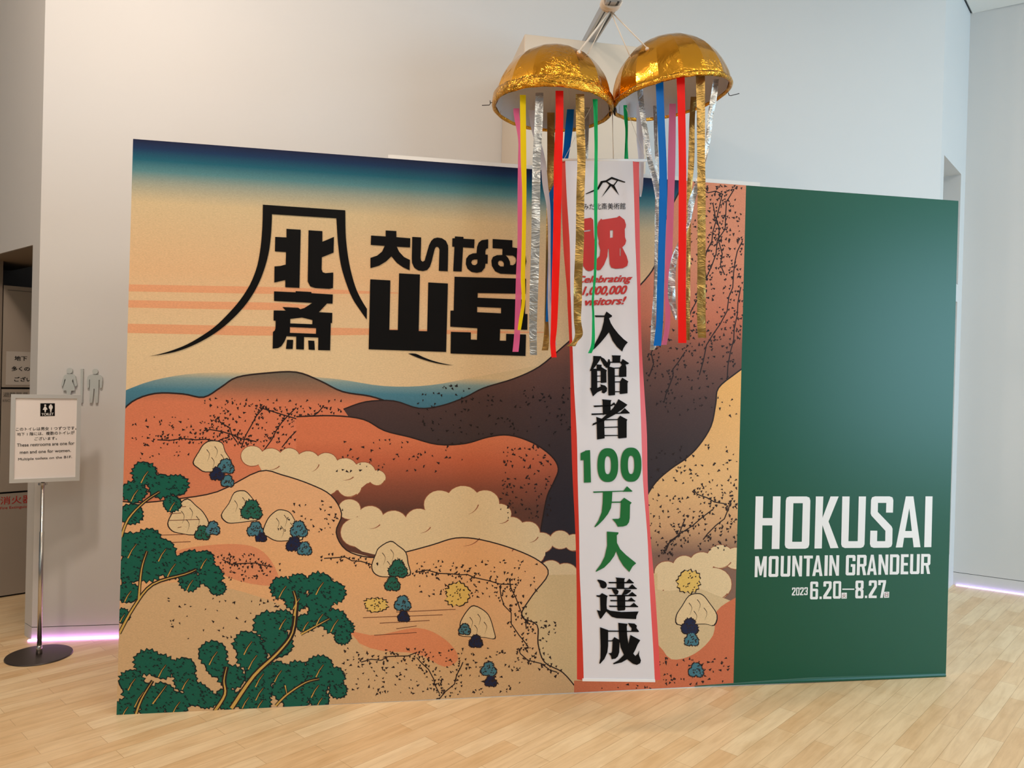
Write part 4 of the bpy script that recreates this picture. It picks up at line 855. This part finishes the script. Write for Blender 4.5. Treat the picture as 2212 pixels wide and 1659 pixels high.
# ------------------------------------------------------------------ the opened gold ball: two half shells
def half_ball(label, cpx, R, tilt, pitch, band, seed):
    c = at_depth(*cpx, KD); t = thing('gold_half_ball', label, 'hanging ornament', c)
    T = Matrix.Translation(c) @ Matrix.Rotation(tilt, 4, 'Y') @ Matrix.Rotation(pitch, 4, 'X')
    N, per, rings = 16, 8, 32
    def shell(rad, amp, lo, flat=.95):
        bm = bmesh.new(); R_ = []
        for i in range(rings + 1):
            th = lo + (math.pi / 2 - lo) * i / rings; row = []
            for k in range(N * per):
                ph = 2 * math.pi * k / (N * per); w = (ph % (2 * math.pi / N)) - math.pi / N
                fl = math.cos(math.pi / N) / math.cos(w); fl = 1 + (fl - 1) * flat
                p = V((math.cos(th) * math.cos(ph), math.cos(th) * math.sin(ph), math.sin(th) * 1.02))
                d = noise.noise(p * 5 + V((seed, 0, 0))) * .6 + noise.noise(p * 13 + V((seed, 3, 0))) * .4
                q = p * rad * (1 + amp * d); q.x *= fl; q.y *= fl
                row.append(bm.verts.new(T @ q))
                if i == rings: break
            R_.append(row)
        for A, B in zip(R_, R_[1:]):
            for k in range(len(A)):
                q = [A[k], A[(k + 1) % len(A)], B[(k + 1) % len(B)], B[k % len(B)]]; q = list(dict.fromkeys(q))
                if len(q) > 2: bm.faces.new(q)
        for A, B in zip(R_, R_[1:]):
            for k in range(0, len(A), per):
                e = bm.edges.get((A[k], B[k % len(B)]))
                if e: e.smooth = False
        return bm
    link('shell', shell(R, .010, .0), M['gold'], t, True)
    link('lining', shell(R * .955, .008, .02), M['lining'], t, True)
    bm = bmesh.new(); n = 160; prof = [(.975, band), (1.012, band * .9), (1.022, band * .3), (1.015, 0.0), (.985, -.006), (.955, 0.0), (.952, .02)]; rr = []
    for k in range(n):
        a = 2 * math.pi * k / n
        rr.append([bm.verts.new(T @ V((R * r * math.cos(a) * (1 + .006 * noise.noise(V((math.cos(a) * 9, math.sin(a) * 9, z * 60 + seed)))), R * r * math.sin(a) * (1 + .006 * noise.noise(V((math.cos(a) * 9, math.sin(a) * 9, z * 60 + seed + 5)))), z + .003 * noise.noise(V((math.cos(a) * 6, math.sin(a) * 6, seed)))))) for r, z in prof])
    for k in range(n):
        A, B = rr[k], rr[(k + 1) % n]
        for j in range(len(prof) - 1): bm.faces.new((A[j], B[j], B[j + 1], A[j + 1]))
    bmesh.ops.recalc_face_normals(bm, faces=bm.faces[:]); link('rim', bm, M['gold_rim'], t, True)
    return t, c, T
hl, cl, TL_ = half_ball('left gold foil half ball of the opened hanging decoration, with yellow and green streamers', (1193.5, 237), .2475, math.radians(1.4), math.radians(-2.0), .045, 1.0)
hr, cr, TR2 = half_ball('right gold foil half ball of the opened hanging decoration, tilted up on its right', (1450.5, 213), .2440, math.radians(-10.2), math.radians(0.0), .016, 9.0)

def cord(h, a, b, r):
    bm = bmesh.new(); tube(bm, [a, b], r, 8); link('cord', bm, M['cord'], h, True)
def dome_pt(T, R, px, py):
    # where a line of sight meets the front of that shell, so each cord is tied to the foil
    inv = T.inverted(); o = inv @ EYE; d = (inv @ (EYE + ray(px, py))) - o
    A = d.dot(d); B = 2 * o.dot(d); Cc = o.dot(o) - (R * 1.0) ** 2; disc = max(0, B * B - 4 * A * Cc)
    return T @ (o + d * ((-B - math.sqrt(disc)) / (2 * A)))
knot = hang - upv * 0.026
for px, py, r in ((1250, 112, .0034), (1254, 110, .0030), (1270, 116, .0022)): cord(hl, knot, dome_pt(TL_, .2475, px, py), r)
for px, py, r in ((1362, 124, .0024), (1398, 104, .0024)): cord(hr, knot, dome_pt(TR2, .244, px, py), r)
def knob(h, p):
    bm = bmesh.new(); bmesh.ops.create_icosphere(bm, subdivisions=2, radius=.008, matrix=Matrix.Translation(p)); link('knot', bm, M['cord'], h, True)
knob(hl, dome_pt(TL_, .2475, 1250, 113)); knob(hr, dome_pt(TR2, .244, 1398, 106))
bm = bmesh.new(); tube(bm, [at_depth(1066, 221, KD), at_depth(1059, 222, KD), at_depth(1058.5, 217, KD), at_depth(1059, 224, KD), at_depth(1057, 227, KD), at_depth(1041, 227.5, KD)], .0016, 6); link('wire_hook', bm, M['wire'], hl, True)
bm = bmesh.new(); tube(bm, [at_depth(1573, 200, KD), at_depth(1575, 206, KD), at_depth(1579, 206.5, KD), at_depth(1597, 202, KD)], .0016, 6); link('wire_hook', bm, M['wire'], hr, True)
bm = bmesh.new()
for k in range(3): tube(bm, [hinge + V((.012 * math.cos(a + k), .012 * math.sin(a + k), .022 * math.sin(a * 2 + k))) for a in [6.28 * j / 14 for j in range(15)]], .0018, 6, False)
link('wire_tie', bm, M['wire'], hl, True)

def streamer(h, m, label, d, path, amp=0.003, seed=0):
    """path rows: (y, left x, right x); the strip hangs at depth KD + d below its half ball"""
    pr = smooth([tuple(float(v) for v in p) for p in path], 7); bm = bmesh.new(); prev = None
    for i, (y, a, b) in enumerate(pr):
        vs = []
        for k in range(4):
            s = k / 3; nz = noise.noise(V((s * 1.7, y / 34.0, seed))) * amp * 2 + noise.noise(V((s * 3, y / 12.0, seed + 4))) * amp
            vs.append(bm.verts.new(at_depth(a + (b - a) * s, y, KD + d + nz)))
        if prev:
            for k in range(3): bm.faces.new((prev[k], prev[k + 1], vs[k + 1], vs[k]))
        prev = vs
    face_to(bm, V((0, -1, 0))); o = link('streamer', bm, M[m], h, True); o['label'] = label
F_, B_ = -.205, .19
streamer(hl, 'pink_sheer', 'pink streamer', -.10, [(234, 1109, 1122), (250, 1110, 1122), (300, 1119, 1128), (345, 1119, 1128), (420, 1118, 1128.5), (520, 1117.8, 1128), (600, 1114.5, 1127.5), (690, 1112, 1124), (730, 1110, 1123), (760, 1107, 1120)], .002, 1)
streamer(hl, 'yellow_tape', 'yellow streamer', -.16, [(205, 1123, 1136), (240, 1123.5, 1136), (345, 1125, 1137), (420, 1128, 1137.2), (520, 1127, 1135.8), (600, 1125, 1134.3), (650, 1127, 1134.5), (690, 1121, 1129), (713, 1118, 1125)], .001, 2)
streamer(hl, 'silver_tape', 'silver foil streamer', -.17, [(200, 1157, 1174), (260, 1155, 1172.5), (345, 1150.6, 1168), (420, 1149, 1167), (520, 1147.5, 1166), (600, 1145, 1163.5), (700, 1143, 1160), (767, 1145, 1160)], .003, 3)
streamer(hl, 'white_tape', 'white streamer', .14, [(238, 1141, 1156), (280, 1148, 1162), (345, 1166, 1178), (400, 1172, 1184), (450, 1181, 1189), (520, 1184, 1189.5), (640, 1183, 1190), (700, 1185, 1194), (746, 1188, 1203)], .003, 4)
streamer(hl, 'gold_tape', 'brownish gold foil streamer', .19, [(243, 1182, 1198), (300, 1182, 1198), (345, 1182, 1197), (420, 1181, 1195), (560, 1179, 1192), (697, 1176, 1187), (740, 1173, 1186), (757, 1170, 1184)], .003, 5)
streamer(hl, 'red_tape', 'red streamer', -.20, [(196, 1200, 1217), (260, 1200, 1217), (345, 1196.5, 1214.8), (420, 1196, 1213), (520, 1194.5, 1210.8), (600, 1192, 1208), (700, 1190, 1203.8), (740, 1188.5, 1200), (772, 1191, 1202.5)], .0015, 6)
streamer(hl, 'blue_tape', 'blue streamer', .16, [(236, 1225, 1240), (280, 1220.6, 1237), (345, 1214, 1227), (390, 1200, 1214), (426, 1182, 1196), (440, 1182, 1196), (455, 1187, 1196), (520, 1185.5, 1196), (600, 1182, 1193.5), (695, 1178.5, 1190.5)], .0015, 7)
streamer(hl, 'gold_tape', 'gold foil streamer', -.19, [(203, 1243.5, 1262), (270, 1244, 1263), (345, 1247, 1265), (420, 1245, 1262.5), (520, 1243.5, 1261.5), (600, 1240, 1258), (650, 1239, 1257), (690, 1239.5, 1255), (722, 1242, 1259), (738, 1236, 1248), (748, 1224, 1243)], .0035, 8)
streamer(hl, 'silver_tape', 'short silver foil streamer', .12, [(232, 1263, 1274), (280, 1264, 1272), (345, 1264, 1270)], .003, 9)
streamer(hl, 'green_tape', 'green streamer', -.15, [(214, 1280, 1291), (240, 1282, 1291), (300, 1284, 1291.3), (345, 1284, 1291), (420, 1282.7, 1290.8), (500, 1284, 1290), (545, 1284, 1289.5), (600, 1282, 1287.5), (650, 1278, 1282.8), (680, 1279, 1284), (740, 1277.5, 1284.8), (763, 1270, 1278)], .002, 10)
streamer(hr, 'green_tape', 'green streamer', .10, [(227, 1346.5, 1354.5), (255, 1348, 1356), (280, 1350.6, 1356.5), (310, 1350, 1356), (346, 1348.5, 1357.5)], .002, 11)
streamer(hr, 'white_tape', 'white streamer', .15, [(222, 1375, 1388), (300, 1375.3, 1389.7), (345, 1379, 1391), (400, 1381, 1389), (425, 1382, 1385)], .003, 12)
streamer(hr, 'silver_tape', 'silver grey streamer curling left', -.10, [(188, 1375, 1388), (220, 1379, 1391), (260, 1384, 1396), (300, 1390, 1403), (345, 1398, 1409), (400, 1411, 1423.5), (430, 1416, 1424)], .003, 13)
streamer(hr, 'silver_tape', 'silver foil streamer', .12, [(228, 1411, 1421), (300, 1413, 1420), (350, 1415, 1423), (420, 1415, 1423), (530, 1414, 1423), (630, 1411.6, 1420), (700, 1406.6, 1416), (740, 1405, 1419), (756, 1404, 1413)], .003, 14)
streamer(hr, 'blue_tape', 'blue streamer', -.19, [(172, 1416, 1433), (240, 1419, 1435), (345, 1423.5, 1439.8), (420, 1424, 1441), (530, 1422, 1437.3), (630, 1419, 1434.5), (700, 1417, 1432), (747, 1411.6, 1428)], .0012, 15)
streamer(hr, 'pink_tape', 'pink streamer', .17, [(224, 1446, 1460), (345, 1442.6, 1459), (420, 1442, 1456.5), (530, 1438, 1453), (630, 1436, 1448.5), (700, 1436.5, 1447.5), (745, 1428.5, 1440)], .0012, 16)
streamer(hr, 'red_tape', 'red streamer', -.21, [(160, 1461, 1479), (240, 1464, 1480.5), (345, 1466, 1482.3), (420, 1466, 1482.6), (530, 1465.5, 1482.3), (630, 1464.5, 1481.5), (741, 1465, 1482.7)], .0012, 17)
streamer(hr, 'gold_tape', 'narrow gold foil streamer', .12, [(209, 1492, 1504.5), (260, 1489, 1501), (345, 1486.7, 1500), (420, 1484, 1494), (530, 1483, 1492), (630, 1482, 1491), (735, 1481, 1490)], .004, 18)
streamer(hr, 'gold_tape', 'broad gold foil streamer', -.19, [(162, 1503, 1522.8), (240, 1505, 1523), (345, 1506, 1523), (420, 1506.6, 1524.3), (530, 1506.6, 1524.3), (630, 1506, 1524.3), (700, 1506, 1524.5), (730, 1508, 1525.6)], .003, 19)
streamer(hr, 'silver_tape', 'twisting silver foil streamer', -.12, [(171, 1541, 1553), (215, 1534, 1548), (250, 1529, 1541), (300, 1524, 1535), (345, 1517, 1526), (400, 1500, 1512), (440, 1486, 1500), (480, 1484, 1492), (520, 1466, 1476), (560, 1450, 1463), (600, 1444, 1459), (640, 1443, 1459), (670, 1450, 1462), (691, 1458, 1461)], .004, 20)
